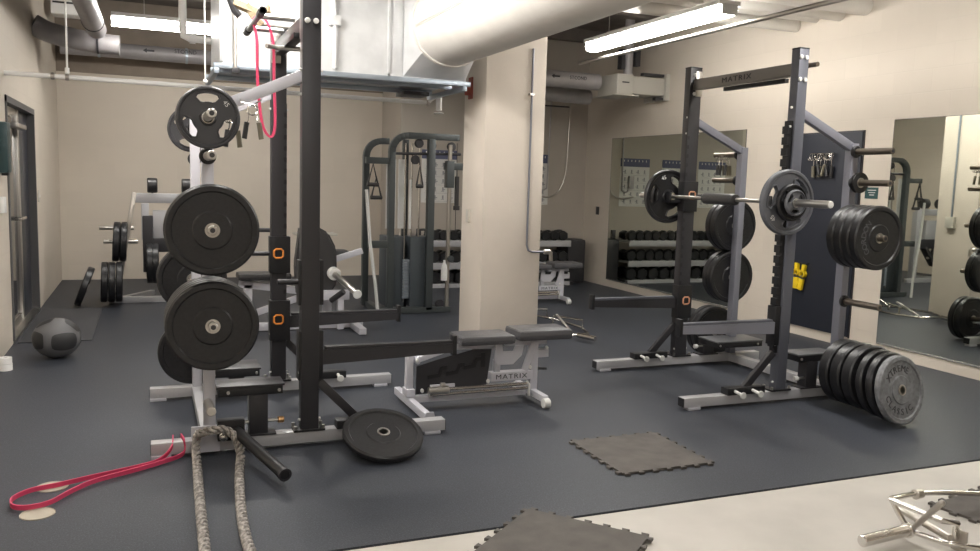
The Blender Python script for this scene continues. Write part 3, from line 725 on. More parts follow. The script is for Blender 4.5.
# landmine tube on left rack
g = MB(); g.cyl((.42, 4.56, .14), (.60, 3.98, .07), .030, 20, .004); lm = g.build('landmine_tube', 'charcoal_dark', LR)
g = MB(); g.lathe([(.024, 0), (.0335, 0), (.0335, .025), (.024, .025)], (.594, 4.0, .072), (.30, -.98, -.12), 20); g.build('tube_ring', 'charcoal', lm)
g = MB(); g.ball((.36, 4.52, .12), .026); g.cyl((.36, 4.55, .12), (.36, 4.52, .12), .012); g.build('ball_joint', 'chrome', LR)
g = MB(); g.b2(.33, .47, 4.53, 4.60, .09, .20, .004); g.build('landmine_bracket', 'charcoal_dark', LR)
g = MB(); g.b2(.20, .345, 4.585, 4.602, .02, .165, .004); g.build('corner_plate', 'pale_silver', LR)
g = MB(); g.cyl((.285, 4.60, .29), (.285, 4.32, .315), .024, 20); g.build('lower_peg', 'satin_steel', LR)

def place(o, loc, rot=RY): o.location = loc; o.rotation_euler = rot; return o
GL = 'plates stored on the left rack'; GR = 'plates stored on the right rack'
px = .295; yn = YN-.04; yf = YN+YV+.03
A = place(bumper('single big black bumper plate high on the near post of left rack', t=.085, group=GL), (px, yn-.30+.03, 1.235))
def cp(o, loc, label, rot=RY, group=None, scale=None): return dup(o, loc, rot, label, group, scale)
B = place(bumper('front bumper plate of the middle stack on the left rack', t=.062, group=GL), (px, yn-.265, .755))
cp(B, (px, yn-.202, .755), 'second bumper plate from the front in the left rack middle stack', group=GL)
cp(B, (px, yn-.139, .755), 'third bumper plate from the front in the left rack middle stack', group=GL)
cp(B, (px, yn-.076, .755), 'rearmost bumper plate in the left rack middle stack', group=GL)
for i, (z, dy, lb) in enumerate(((1.235, .06, 'bumper plate hidden behind the single one, upper far peg of left rack'),)): pass
cp(B, (px-.02, yf+.07, .80), 'inner bumper plate on the far post of left rack, middle height', group=GL)
cp(B, (px-.02, yf+.133, .80), 'outer bumper plate on the far post of left rack, middle height', group=GL)
cp(B, (px-.02, yf+.08, .30), 'bumper plate on the lowest far peg of the left rack', group=GL)
G1 = place(grip_plate('grey three-grip plate topmost on the near post of left rack', r=.153, t=.04, num='45', group=GL), (px-.01, yn-.20, 1.785), RY)
cp(G1, (px-.01, yf+.16, 1.80), 'three-grip plate topmost on the far post of left rack', rot=(PI/2, math.radians(75), 0), group=GL)

rx = 5.0-.295
W1 = place(bumper('outermost bumper plate on the near post of right rack, raised lettering', t=.065, m='iron_rubber' if False else 'black_rubber', word=[('GORDON', 180, -1)], wm='worn_rubber', group=GR), (rx, yn-.245, 1.20))
R1 = place(bumper('second bumper plate from the front, near post of right rack', t=.065, group=GR), (rx, yn-.175, 1.20))
cp(R1, (rx, yn-.105, 1.20), 'third bumper plate from the front, near post of right rack', group=GR)
R2 = cp(R1, (rx, yn-.035, 1.20), 'innermost bumper plate on the near post of right rack', group=GR)
for z, lab in ((1.193, 'upper'), (.745, 'lower')):
    for k, q in enumerate(('inner', 'outer')):
        cp(R1, (rx, yf+.03+.068*k, z), q+' bumper plate of the '+lab+' stack on the right rack far post', rot=RYB, group=GR)
for k, q in enumerate(('inner', 'outer')):
    cp(R1, (rx-.02, yf+.19+.07*k, .235), q+' bumper plate low on the right rack far post, near the floor', rot=RYB, group=GR)
SM = place(bumper('small black plate on the second near peg of right rack', r=.085, t=.03, group=GR), (rx, yn-.055, 1.58))

# ------------------------------------------------------------------ barbell on right rack
bx, bz = 4.02, 1.43
t = thing('barbell', 'loaded barbell resting in the right rack', 'barbell', (bx, 5.2, bz))
MB().cyl((bx, 4.54, bz), (bx, 5.86, bz), .014, 16, .002).build('shaft', 'satin_steel', t)
for a, b in ((4.54, 4.10), (5.86, 6.30)):
    d_ = 1 if b > a else -1
    g = MB(); g.cyl((bx, a, bz), (bx, b, bz), .025, 24, .003); sl = g.build('sleeve', 'satin_steel', t)
    g = MB(); g.cyl((bx, a-d_*.015, bz), (bx, a+d_*.012, bz), .037, 24, .003); g.build('sleeve_collar', 'chrome', sl)
    g = MB(); g.cyl((bx, b, bz), (bx, b+d_*.004, bz), .023, 24, .001); g.build('end_cap', 'frost_white', sl)
tag(MB().lathe([(.015, 0), (.04, .01), (.043, .03), (.043, .36), (.04, .38), (.015, .39)], (bx, 5.02, bz), (0, 1, 0), 24).build('bar_pad', 'black_vinyl'), 'black foam squat pad round the barbell shaft', 'bar pad')
GB = 'plates loaded on the barbell'
mat('iron_light', (.11, .115, .13), .42, metal=.2, spec=.6, bump=.1, bscale=200)
P1 = place(grip_plate('large three-grip plate on the near end of the barbell', r=.222, t=.045, m='iron_light', num='45', rot=45, group=GB, numang=228), (bx, 4.495, bz), RY)
P2 = place(grip_plate('medium dark plate outside the large one, near end of barbell', r=.125, t=.04, m='charcoal_dark', num=None, rot=60, group=GB), (bx, 4.45, bz), RY)
P3 = place(grip_plate('small grey plate outermost on the near end of the barbell', r=.088, t=.028, m='iron_light', num=None, rot=60, group=GB), (bx, 4.414, bz), RY)
P4 = place(grip_plate('large dark three-grip plate on the far end of barbell', r=.222, t=.045, m='black_rubber', num='45', rot=35, group=GB, numang=-20), (bx, 5.905, bz), RY)
g = cp(P2, (bx, 5.95, bz), 'medium dark plate outside the large one, far end of barbell', group=GB)

# ------------------------------------------------------------------ plates standing / lying on the floor
t = place(bumper('black bumper plate leaning flat against the foot of the left rack', t=.04), (1.19, 4.36, .105), (math.radians(21), 0, math.radians(4)))
GF = 'plates standing on the floor by the right rack'
mat('dusty_rubber', (.17, .175, .185), .55, spec=.5, noise=.25, nscale=30, bump=.1, bscale=250)
def lean(o, cx, cy, yaw, tilt):
    r = .225; zc = r*math.cos(math.radians(tilt))+.02; o.location = (cx, cy, zc)
    o.rotation_euler = Euler((PI/2-math.radians(tilt), 0, math.radians(yaw)), 'XYZ'); return o
F1 = lean(bumper('dusty grey bumper plate at the front of the row on the floor', t=.045, m='dusty_rubber', word=[('XTREME', 100, -1), ('CLASSIC', 250, 1)], wm='charcoal', group=GF), 4.525, 3.90, 6, 11)
F2 = lean(bumper('black bumper plate just behind the dusty one on the floor', t=.05, group=GF), 4.55, 3.99, 4, 10)
lean(dup(F2, (0, 0, 0), None, 'third bumper plate from the front of the row on the floor', GF), 4.56, 4.075, 2, 9)
yy = 4.20
F3 = lean(bumper('thick bumper plate in the middle of the row on the floor', t=.085, group=GF), 4.60, 4.215, 0, 5)
lean(dup(F3, (0, 0, 0), None, 'thick bumper plate second from the rack in the floor row', GF), 4.60, 4.32, 0, 4)
lean(dup(F3, (0, 0, 0), None, 'thick bumper plate hard against the right rack in the floor row', GF), 4.60, 4.425, 0, 3)
g = None

# ------------------------------------------------------------------ hanging bits
def spring_collar(label, loc, rotz=0, grips=('black_vinyl', 'olive_grip')):
    t = thing('spring_collar', label, 'barbell collar', loc, (0, 0, rotz))
    MB().tube([(.026*math.cos(a*.5), -.012+.0016*a, .026*math.sin(a*.5)) for a in range(0, 38)], .003, 6).build('coil', 'chrome', t, True)
    for sx, m_ in ((-1, grips[0]), (1, grips[1])):
        MB().tube([(sx*.018, 0, -.02), (sx*.022, 0, -.055), (sx*(.024+.01), 0, -.075)], .003, 6).build('arm', 'chrome', t, True)
        MB().tube([(sx*.03, 0, -.065), (sx*.034, 0, -.085), (sx*.042, 0, -.145), (sx*.043, 0, -.15)], .013, 12).build('grip', m_, t, True)
    return t
hk = MB().tube([(.46, 4.605, 1.90), (.46, 4.54, 1.88), (.52, 4.535, 1.87), (.56, 4.535, 1.90)], .004, 8).build('hook', 'chrome', LR)
sc = spring_collar('spring collar with black and olive grips hanging left of the red band', (.515, 4.53, 1.845))
dup(sc, (.415, 4.535, 1.80), (0, 0, .5), 'spring collar hanging half hidden behind the top grip plate')
dup(sc, (6.28, 6.46, 1.85), (0, -.15, PI/2+.2), 'spring collar at the near end of the cluster on the navy door', 'collars hung on the navy door', (1.3,)*3)
dup(sc, (6.28, 6.56, 1.85), (0, .1, PI/2), 'spring collar in the middle of the cluster on the navy door', 'collars hung on the navy door', (1.3,)*3)
dup(sc, (6.28, 6.66, 1.85), (0, .2, PI/2-.2), 'spring collar at the far end of the cluster on the navy door', 'collars hung on the navy door', (1.3,)*3)
tag(MB().tube([(6.31, 6.40, 1.885), (6.27, 6.40, 1.885), (6.27, 6.72, 1.885), (6.31, 6.72, 1.885)], .007, 8).build('wall_hook', 'chrome'), 'chrome rail hook holding collars on the navy door', 'hook')
for k, (yy, rr) in enumerate(((6.02, .3), (6.07, -.2), (6.12, .1))):
    dup(sc, (rx, yy, 1.775), (0, 0, rr), ('nearest', 'middle', 'farthest')[k]+' spring collar on the top far peg of the right rack', 'collars on the far peg')
def clip(label, z, y):
    t = thing('lock_collar', label, 'barbell collar', (6.285, y, z))
    g = MB(); g.lathe([(.027, -.02), (.04, -.02), (.04, .02), (.027, .02)], axis=(1, 0, 0), seg=20); g.b2(-.018, .018, -.022, .022, .03, .10, .006); g.build('body', 'yellow_plastic', t, True)
    g = MB(); g.b2(-.02, .02, -.026, .026, -.05, -.02, .005); g.build('latch', 'nickel_bar', t, True)
    g = MB(); g.b2(-.016, .016, -.028, .028, -.17, -.05, .006); g.build('lever', 'yellow_plastic', t, True)
    return t
clip('yellow lock collar on the navy door, left one', .66, 6.81); o = clip('yellow lock collar on the navy door, right one', .65, 6.72); o.rotation_euler = (.18, 0, 0)
tag(MB().tube([(6.31, 6.87, .77), (6.285, 6.87, .76), (6.285, 6.67, .76), (6.31, 6.67, .77)], .006, 8).build('wall_hook', 'charcoal'), 'dark rail hook holding two yellow collars on navy door', 'hook')
# red band on the handle
pts = [(.60, 5.22, 2.42), (.615, 5.20, 2.30), (.62, 5.2, 2.05), (.645, 5.2, 1.82), (.69, 5.2, 1.74), (.72, 5.2, 1.80), (.715, 5.2, 2.05), (.705, 5.18, 2.30), (.66, 5.2, 2.425)]
tag(MB().strip(pts, .035, .014, (.25, 1, 0), True, 6).build('resistance_band', 'red_band'), 'red resistance band looped over the left rack pull-up handle', 'resistance band')
pts = [(.15, 4.62, .115), (.165, 4.583, .09), (.155, 4.565, .03), (.05, 4.50, .018), (-.07, 4.42, .018), (-.25, 4.315, .018), (-.35, 4.20, .018), (-.42, 4.09, .018), (-.50, 4.05, .018), (-.57, 4.08, .018), (-.585, 4.18, .018), (-.52, 4.27, .018), (-.41, 4.31, .018), (-.27, 4.375, .018), (-.07, 4.46, .018), (.04, 4.535, .018), (.10, 4.59, .06), (.11, 4.64, .105)]
tag(MB().strip(pts, .022, .007, (0, 0, 1), False, 6).build('resistance_band', 'red_band'), 'red resistance band lying in a loop on the floor at lower left', 'resistance band')
# tan strap
t = thing('lifting_strap', 'tan canvas strap knotted over the far bar of the left rack top', 'strap', (.62, 5.6, 2.45))
g = MB(); g.strip([(.52, 5.62, 2.58), (.60, 5.60, 2.55), (.70, 5.6, 2.52), (.74, 5.6, 2.56)], .05, .03, (0, .6, 1), False, 4); g.build('band', 'tan_strap', t)
g = MB(); g.strip([(.60, 5.6, 2.57), (.64, 5.58, 2.50), (.69, 5.57, 2.45)], .04, .02, (.6, 0, .6), False, 4); g.build('tail', 'tan_strap', t)
g = MB(); g.tube([(.50, 5.62, 2.60), (.53, 5.62, 2.53), (.56, 5.62, 2.50)], .022, 10); g.build('buckle', 'charcoal', t)
# battle rope
t = None
pts = [(.20, 2.6, .022), (.19, 3.1, .022), (.195, 3.5, .022), (.205, 3.95, .022), (.215, 4.30, .022), (.218, 4.48, .06), (.225, 4.55, .12), (.245, 4.50, .155), (.30, 4.48, .17), (.36, 4.49, .165), (.415, 4.48, .125), (.435, 4.42, .05), (.42, 4.30, .022), (.39, 4.0, .022), (.365, 3.65, .022), (.36, 3.3, .022), (.40, 2.9, .022), (.44, 2.6, .022)]
P = catmull([Vector(p) for p in pts], 14); m_ = MB(); L = 0; prev = P[0]
Q = []
# even spacing then a three-strand twist
acc = [0]
for i in range(1, len(P)): acc.append(acc[-1]+(P[i]-P[i-1]).length)
N = int(acc[-1]/.008); j = 0
for i in range(N+1):
    d = acc[-1]*i/N
    while j < len(acc)-2 and acc[j+1] < d: j += 1
    k = (d-acc[j])/max(1e-6, acc[j+1]-acc[j]); Q.append(P[j].lerp(P[j+1], min(1, k)))
for st in range(3):
    pp = []
    for i, q in enumerate(Q):
        tg = (Q[min(i+1, N)]-Q[max(i-1, 0)]).normalized(); x = tg.cross(Vector((.05, .02, 1))).normalized(); y = tg.cross(x)
        a = i*.008/.115*2*PI+st*2*PI/3; pp.append(q+(x*math.cos(a)+y*math.sin(a))*.0145)
    m_.tube(pp, .0098, 8)
tag(m_.build('battle_rope', 'rope', ang=60), 'thick grey twisted rope looped round the base of the left rack', 'rope')

# ------------------------------------------------------------------ medicine ball
t = thing('medicine_ball', 'grey and black medicine ball on the floor by the left wall', 'ball', (-.686, 7.40, 0))
bc = Vector((-.686, 7.40, .16)); br = .16
MB().ball(bc, br, (1.1, 1.1, 1), 40, 24).build('shell', 'ball_grey', t)
def patch(d, r_, name='panel'):
    d = Vector(d).normalized(); a = Vector((0, 0, 1)).cross(d).normalized(); b = d.cross(a); g = MB(); rings = []
    for i in range(0, 9):
        th = r_*i/8; row = []
        for k in range(28):
            ph = 2*PI*k/28; sq = 1/(max(abs(math.cos(ph)), abs(math.sin(ph))))**.55
            v = d*math.cos(th*sq)+(a*math.cos(ph)*1.15+b*math.sin(ph)*.85)*math.sin(th*sq); v.normalize()
            row.append(g.bm.verts.new(bc+Vector((v.x*1.1, v.y*1.1, v.z))*(br+.002)))
        rings.append(row)
    for i in range(8):
        for k in range(28):
            try: g.bm.faces.new((rings[i][k], rings[i][(k+1) % 28], rings[i+1][(k+1) % 28], rings[i+1][k]))
            except ValueError: pass
    bmesh.ops.remove_doubles(g.bm, verts=g.bm.verts, dist=1e-5)
    g.build(name, 'ball_black', t)
for d in ((.42, -.88, -.05), (-.85, -.5, .0), (.75, .1, .75), (-.45, .1, .88), (.9, .45, -.1), (-.4, .9, 0)): patch(d, .52)

# ------------------------------------------------------------------ foam mats with jigsaw edges
def jigsaw(x0, y0, size, ang, label, z=0.001, n=13):
    t = .012; out = []; k = size/n
    def side(a, b, flip):
        a = Vector(a); b = Vector(b); d = (b-a).normalized(); nrm = Vector((d.y, -d.x)); L = (b-a).length; r = []
        r.append(a); q = L/n
        for i in range(n):
            c = a+d*(q*(i+.5)); s_ = 1 if (i % 2 == 0) else -1
            if s_ > 0: r += [c-d*q*.22, c-d*q*.40+nrm*q*.5, c+d*q*.40+nrm*q*.5, c+d*q*.22]
        return r
    pts = [(0, 0), (size, 0), (size, size), (0, size)]
    for i in range(4): out += side(pts[i], pts[(i+1) % 4], 0)
    c_, s_ = math.cos(ang), math.sin(ang)
    ol = [(x0+p.x*c_-p.y*s_, y0+p.x*s_+p.y*c_) for p in out]
    o = MB().prism(ol, ((0, 0, z), (1, 0, 0), (0, 1, 0)), t).build('foam_mat', 'foam_mat'); return tag(o, label, 'floor mat')
jigsaw(2.29, 3.64, .57, 0, 'grey jigsaw foam tile lying alone on the black floor')
# half of this tile lies on the lower concrete edge: rests on the rubber border
jigsaw(1.545, 2.55, .575, math.radians(40), 'grey jigsaw foam tile overlapping the floor edge at bottom centre', z=.001)
jigsaw(3.65, 2.22, .60, math.radians(10), 'grey jigsaw foam tile under the near trap bar at right', z=-.007)

# ------------------------------------------------------------------ trap bars
Zc = -.008
t = thing('trap_bar', 'chrome hex trap bar on the pale concrete at bottom right', 'trap bar', (3.3, 2.5, Zc))
MB().cyl((2.785, 2.522, .045), (3.06, 2.536, .05), .0255, 24, .003).build('sleeve', 'chrome', t)
MB().cyl((3.055, 2.536, .05), (3.075, 2.537, .05), .034, 20, .003).build('sleeve_collar', 'chrome', t)
g = MB(); g.tube([(3.07, 2.537, .05), (3.14, 2.41, .035), (3.26, 2.30, .035), (3.9, 2.26, .035), (4.02, 2.40, .04), (4.03, 2.53, .05), (4.0, 2.62, .06), (3.85, 2.66, .07), (3.50, 2.70, .11), (3.32, 2.72, .12), (3.05, 2.62, .165)], .0125, 12)
g.tube([(3.05, 2.62, .165), (3.07, 2.60, .11), (3.075, 2.54, .05)], .0125, 12); g.build('frame', 'chrome', t)
g = MB(); g.tube([(3.035, 2.61, .165), (3.05, 2.36, .165), (3.10, 2.33, .16), (3.17, 2.385, .09), (3.20, 2.40, .05)], .0125, 12); g.build('raised_handle', 'chrome', t)
g = MB(); g.tube([(3.127, 2.637, .10), (3.12, 2.373, .075)], .016, 14); g.build('handle', 'nickel_bar', t)
g = MB(); g.tube([(3.08, 2.53, .055), (2.965, 2.305, .275)], .0125, 16); g.ball((2.965, 2.305, .275), .0125); g.build('stand_leg', 'nickel_bar', t)
MB().b2(3.19, 3.20, 2.35, 2.42, .0, .10, .002).build('gusset', 'nickel_bar', t)
g = MB(); g.cyl((3.30, 2.71, .12), (3.345, 2.715, .12), .024, 16); g.build('clamp_ring', 'nickel_bar', t)
MB().cyl((4.03, 2.53, .05), (4.32, 2.53, .05), .0255, 24, .003).build('sleeve', 'chrome', t)

t = thing('trap_bar', 'chrome hex trap bar on the floor behind the column', 'trap bar', (3.8, 7.6, 0))
g = MB(); g.tube([(3.86, 7.06, .05), (3.66, 7.25, .03), (3.52, 7.5, .03), (3.60, 7.98, .03), (3.95, 8.22, .05), (4.12, 8.0, .03), (4.15, 7.5, .03), (4.05, 7.2, .03)], .013, 10, True); g.build('frame', 'chrome', t)
g = MB(); g.tube([(3.66, 8.0, .03), (3.70, 8.2, .13), (4.04, 8.12, .13), (4.05, 8.12, .03)], .012, 10); g.build('handle', 'chrome', t)
g = MB(); g.tube([(4.12, 7.45, .03), (4.12, 7.45, .12), (3.95, 7.77, .12), (3.94, 7.77, .03)], .012, 10); g.build('handle', 'chrome', t)
g = MB(); g.tube([(3.93, 7.33, .03), (3.93, 7.66, .15)], .013, 12); g.build('stand_leg', 'nickel_bar', t)
MB().cyl((3.86, 7.06, .05), (3.93, 6.84, .05), .025, 20).build('sleeve', 'chrome', t)
MB().cyl((3.95, 8.22, .05), (3.92, 8.46, .05), .025, 20).build('sleeve', 'chrome', t)

# ------------------------------------------------------------------ adjustable bench
def pad(c, d, bev=.03):
    g = MB(); g.box(c, d, None, bev)
    bmesh.ops.bevel(g.bm, geom=[e for e in g.bm.edges if e.calc_length() > .2], offset=.004, segments=2, affect='EDGES'); return g
def bench(loc, label, rotz=0.):
    t = thing('adjustable_bench', label, 'weight bench', loc, (0, 0, rotz)); M = 'pale_silver'
    g = pad((.135, .14, .455), (.40, .27, .065)); g.build('back_pad', 'grey_vinyl', t, True)
    g = pad((.56, .14, .475), (.41, .27, .075)); g.build('seat_pad', 'grey_vinyl', t, True)
    g = MB(); g.b2(-.08, .54, .11, .17, .385, .42, .004); g.build('pad_rail', M, t, True)
    g = MB(); g.bar((-.20, .14, .33), (.18, .14, .42), .05, .04); g.cyl((-.21, .10, .325), (-.21, .18, .325), .022, 14); g.build('swing_arm', M, t, True)
    # side plate with slots
    g = MB(); g.prism([(-.22, .10), (.42, .14), (.46, .38), (.30, .385), (-.02, .33), (-.22, .29)], ((0, .115, 0), (1, 0, 0), (0, 0, 1)), .01)
    sp = g.build('ladder_plate', 'charcoal', t, True)
    g = MB()
    for x, z in ((-.12, .20), (.04, .215), (.20, .25)):
        g.prism([(0, 0), (.11, .01), (.13, .055), (.17, .06), (.17, .085), (.11, .08), (.09, .035), (0, .025)], ((x, .103, z), (1, 0, 0), (0, 0, 1)), .003)
    g.prism([(.36, .26), (.40, .26), (.40, .36), (.36, .36)], ((0, .103, 0), (1, 0, 0), (0, 0, 1)), .003)
    g.build('slot', 'charcoal_dark', sp, True)
    # main rails
    g = MB(); g.b2(-.28, .80, .10, .15, .045, .088, .004); g.build('base_rail', M, t, True)
    g = MB(); g.b2(.46, .86, .095, .165, .155, .215, .004); g.build('label_beam', M, t, True)
    g = MB(); g.text('MATRIX', (.655, .094, .185), (1, 0, 0), (0, 0, 1), .032, .0015, 1.15, width=.30); g.build('lettering', 'dark_print', t, True)
    g = MB(); g.b2(-.30, -.245, .11, .17, .10, .40, .004); g.build('rear_post', M, t, True)
    g = MB(); g.b2(.84, .91, .10, .165, .06, .42, .004); g.build('front_post', M, t, True)
    g = MB(); g.b2(.60, 1.00, .11, .16, .395, .435, .003); g.b2(.84, 1.02, .11, .16, .30, .355, .004); g.build('seat_rail', M, t, True)
    g = MB(); g.bar((.86, .10, .40), (.78, .10, .22), .012, .06, up=(1, 0, 0)); g.build('seat_link', M, t, True)
    g = MB(); g.prism([(.48, .30), (.52, .27), (.66, .27), (.74, .33), (.76, .40), (.68, .40), (.66, .36), (.56, .36), (.55, .42), (.49, .42)], ((0, .10, 0), (1, 0, 0), (0, 0, 1)), .012)
    g.b2(.50, .55, .11, .15, .20, .30); g.build('hinge_plate', M, t, True)
    g = MB(); g.b2(.57, .63, .098, .101, .305, .325); g.build('sticker', 'white_print', t, True)
    g = MB(); g.bar((-.27, -.30, .055), (-.27, .42, .055), .055, .05, bev=.004); g.b2(-.31, -.235, .09, .19, .09, .14, .004); g.build('rear_foot', M, t, True)
    g = MB(); g.bar((.87, -.10, .06), (.87, .36, .06), .055, .045, bev=.004); g.build('front_foot', M, t, True)
    for y in (-.11, .37): g = MB(); g.cyl((.84, y, .035), (.90, y, .035), .034, 20); g.build('wheel', 'frost_white', t, True)
    g = MB(); g.prism([(0, .0), (.09, 0), (.11, .03), (.09, .085), (.03, .085), (0, .04)], ((-.33, -.30, .012), (1, 0, 0), (0, 0, 1)), .012); g.build('foot_shoe', M, t, True)
    g = MB(); g.cyl((-.10, .08, .13), (.78, .06, .135), .013, 14); g.cyl((-.10, .05, .105), (.78, .04, .11), .011, 14); g.build('chrome_rod', 'chrome', t, True)
    g = MB(); g.cyl((-.13, .065, .125), (.05, .062, .127), .03, 20); g.cyl((-.02, .065, .16), (.02, .065, .16), .02); g.build('damper', 'satin_steel', t, True)
    g = MB(); g.tube([(.78, .06, .15), (.80, .05, .13), (.80, .05, .05)], .01, 10); g.build('hook', 'frost_white', t, True)
    g = MB()
    for x, z in ((-.17, .125), (.43, .16), (-.22, .33), (.50, .405), (.83, .24), (.99, .37)): g.cyl((x, .09, z), (x, .106, z), .014, 12)
    g.build('bolt', 'frost_white', t, True)
    g = MB(); g.bar((.90, .14, .22), (1.12, .30, .17), .012, .02); g.build('handle', 'charcoal', t, True)
    g = MB(); g.b2(-.10, .12, .09, .16, .135, .16); g.build('top_rail', M, t, True)
    for ch in list(t.children)+[k for c_ in t.children for k in c_.children]:
        if ch.name.startswith(('back_pad', 'seat_pad')): continue
        for v in ch.data.vertices: v.co.x = .78*v.co.x-.165
    return t
bn = bench((1.96, 5.04, 0), 'grey padded adjustable bench with silver frame between the two racks')
dup(bn, (4.36, 9.30, 0), (0, 0, 0), 'grey padded adjustable bench beyond the column near the corner')

# ------------------------------------------------------------------ cable machine
CMY = 8.95
t = thing('cable_machine', 'grey cable crossover machine with weight stack and handles, left of the column', 'cable machine', (2.8, CMY, 0))
M = 'machine_grey'
g = MB()
def arch(g, x0, x1, y, zt):
    pts = [Vector((x0, y, .03)), Vector((x0, y, zt-.18))]
    for i in range(1, 7):
        a = PI-i*PI/12; pts.append(Vector((x0+.18+.18*math.cos(a), y, zt-.18+.18*math.sin(a))))
    pts.append(Vector((x1, y, zt)))
    for i in range(len(pts)-1): g.bar(pts[i], pts[i+1], .07, .075, up=(0, 1, 0), bev=.004, ext=.006)
arch(g, 2.49, 3.26, CMY, 1.98); g.build('front_arch', M, t)
g = MB(); arch(g, 2.34, 2.6, CMY+.55, 1.93); g.build('rear_arch', M, t)
g = MB(); g.b2(2.70, 2.76, CMY+.25, CMY+.32, .03, 1.95, .004); g.build('inner_post', M, t)
g = MB(); g.b2(2.90, 2.98, CMY-.05, CMY+.03, .03, 1.95, .005); g.build('front_post', M, t)
g = MB(); g.b2(2.34, 3.20, CMY-.05, CMY+.03, .005, .07, .004); g.b2(2.34, 2.42, CMY, CMY+.6, .005, .07, .004); g.b2(3.0, 3.08, CMY, CMY+.5, .005, .07, .004); g.build('base_frame', M, t)
g = MB(); g.b2(2.47, 2.68, CMY+.08, CMY+.40, .07, .86, .006); g.build('stack_shroud', 'machine_panel', t)
g = MB(); g.b2(2.73, 2.96, CMY+.02, CMY+.30, .07, .86, .006); g.build('stack_shroud', 'machine_panel', t)
g = MB()
for i in range(14): g.b2(2.655, 2.75, CMY+.05, CMY+.14, .16+.032*i, .188+.032*i, .002)
ws = g.build('weight_stack', 'strut_steel', t)
g = MB(); g.b2(2.45, 2.56, CMY+.06, CMY+.075, .95, 1.72); g.b2(2.60, 2.69, CMY+.10, CMY+.115, .95, 1.72); g.build('sign_panel', 'frost_white', t)
for x in (2.665, 2.74, 2.83):
    g = MB(); g.cyl((x, CMY+.06, .12), (x, CMY+.06, 1.9), .010, 10); g.build('guide_rod', 'chrome', t)
g = MB(); g.b2(2.71, 2.735, CMY+.04, CMY+.055, .95, 1.5)
g.build('height_scale', 'frost_white', t)
g = MB(); g.cyl((3.16, CMY-.02, .06), (3.16, CMY-.02, 1.90), .024, 14); g.build('carriage_column', 'nickel_bar', t)
g = MB(); g.cyl((3.25, CMY+.0, .90), (3.25, CMY+.0, 1.92), .004, 6); g.build('cable', 'charcoal_dark', t)
g = MB(); g.b2(3.11, 3.20, CMY-.07, CMY+.02, 1.42, 1.72, .006); g.build('carriage', M, t)
g = MB(); g.b2(3.10, 3.34, CMY-.02, CMY+.03, 1.62, 1.70, .004); g.cyl((3.18, CMY-.09, .62), (3.18, CMY+.03, .62), .035, 16); g.build('pulley_bracket', M, t)
for (x, z) in ((2.80, 1.90), (2.95, 1.88), (2.76, 1.72), (3.18, 1.88), (3.08, .10)):
    g = MB(); g.cyl((x, CMY-.02, z), (x, CMY+.02, z), .05, 20, .004); g.build('pulley', 'charcoal', t)
g = MB(); g.cyl((2.50, CMY+.02, 1.78), (3.30, CMY+.02, 1.80), .016, 10); g.build('pull_up_bar', 'charcoal', t)
g = MB(); g.b2(2.20, 2.47, CMY-.03, CMY+.03, 1.66, 1.73, .004); g.b2(2.24, 2.47, CMY-.03, CMY+.03, .74, .82, .004); g.build('bracket', M, t)
for x, z0, lb in ((2.27, 1.66, 'pair'), (2.31, 1.52, 'x')):
    g = MB(); g.tube([(x, CMY-.05, z0), (x-.055, CMY-.05, z0-.22), (x+.055, CMY-.05, z0-.22)], .013, 8, True); g.cyl((x-.065, CMY-.05, z0-.225), (x+.065, CMY-.05, z0-.225), .022, 12)
    o = g.build('stirrup_handle', 'black_vinyl'); tag(o, 'black stirrup handle on the left bracket of cable machine, '+('upper' if lb == 'pair' else 'lower')+' one', 'cable handle', 'handles on the cable machine')
g = MB(); g.tube([(2.80, CMY-.05, 1.66), (2.765, CMY-.05, 1.44), (2.835, CMY-.05, 1.44)], .013, 8, True); g.cyl((2.76, CMY-.05, 1.43), (2.84, CMY-.05, 1.43), .022, 12); g.tube([(2.80, CMY-.05, 1.66), (2.79, CMY-.04, 1.75)], .006, 8)
tag(g.build('stirrup_handle', 'black_vinyl'), 'black triangular stirrup handle hanging inside the cable machine', 'cable handle', 'handles on the cable machine')
g = MB(); g.cyl((3.25, CMY-.02, 1.22), (3.25, CMY-.02, 1.55), .026, 14); g.cyl((3.25, CMY-.02, 1.17), (3.25, CMY-.02, 1.22), .038, 14); g.tube([(3.25, CMY-.02, 1.55), (3.25, CMY-.01, 1.66)], .006, 8)
tag(g.build('rope_handle', 'black_vinyl'), 'long black grip hanging at the right side of cable machine', 'cable handle', 'handles on the cable machine')
g = MB(); g.tube([(2.83, CMY+.12, .865), (2.86, CMY+.12, .93), (2.95, CMY+.14, .93), (2.93, CMY+.14, .87)], .015, 10, smooth=4)
tag(g.build('rubber_strap', 'black_vinyl'), 'black strap lying on top of the cable machine shroud', 'strap')
t = thing('bottle_holder', 'clear spray bottle in the cable machine frame', 'bottle', (3.08, CMY-.1, .34))
g = MB(); g.lathe([(0, 0), (.035, 0), (.038, .12), (.03, .17), (.014, .20), (.014, .23), (0, .23)], (3.09, CMY-.11, .38), seg=16, closed=False); g.build('bottle', 'frost_white', t)
# leaning white pole
tag(MB().tube([(2.33, 8.83, .0), (2.30, 8.85, .35), (2.235, 8.85, .80), (2.19, 8.86, 1.38)], .018, 14).build('training_bar', 'frost_white'), 'thin white bar leaning against the bracket of cable machine', 'bar')

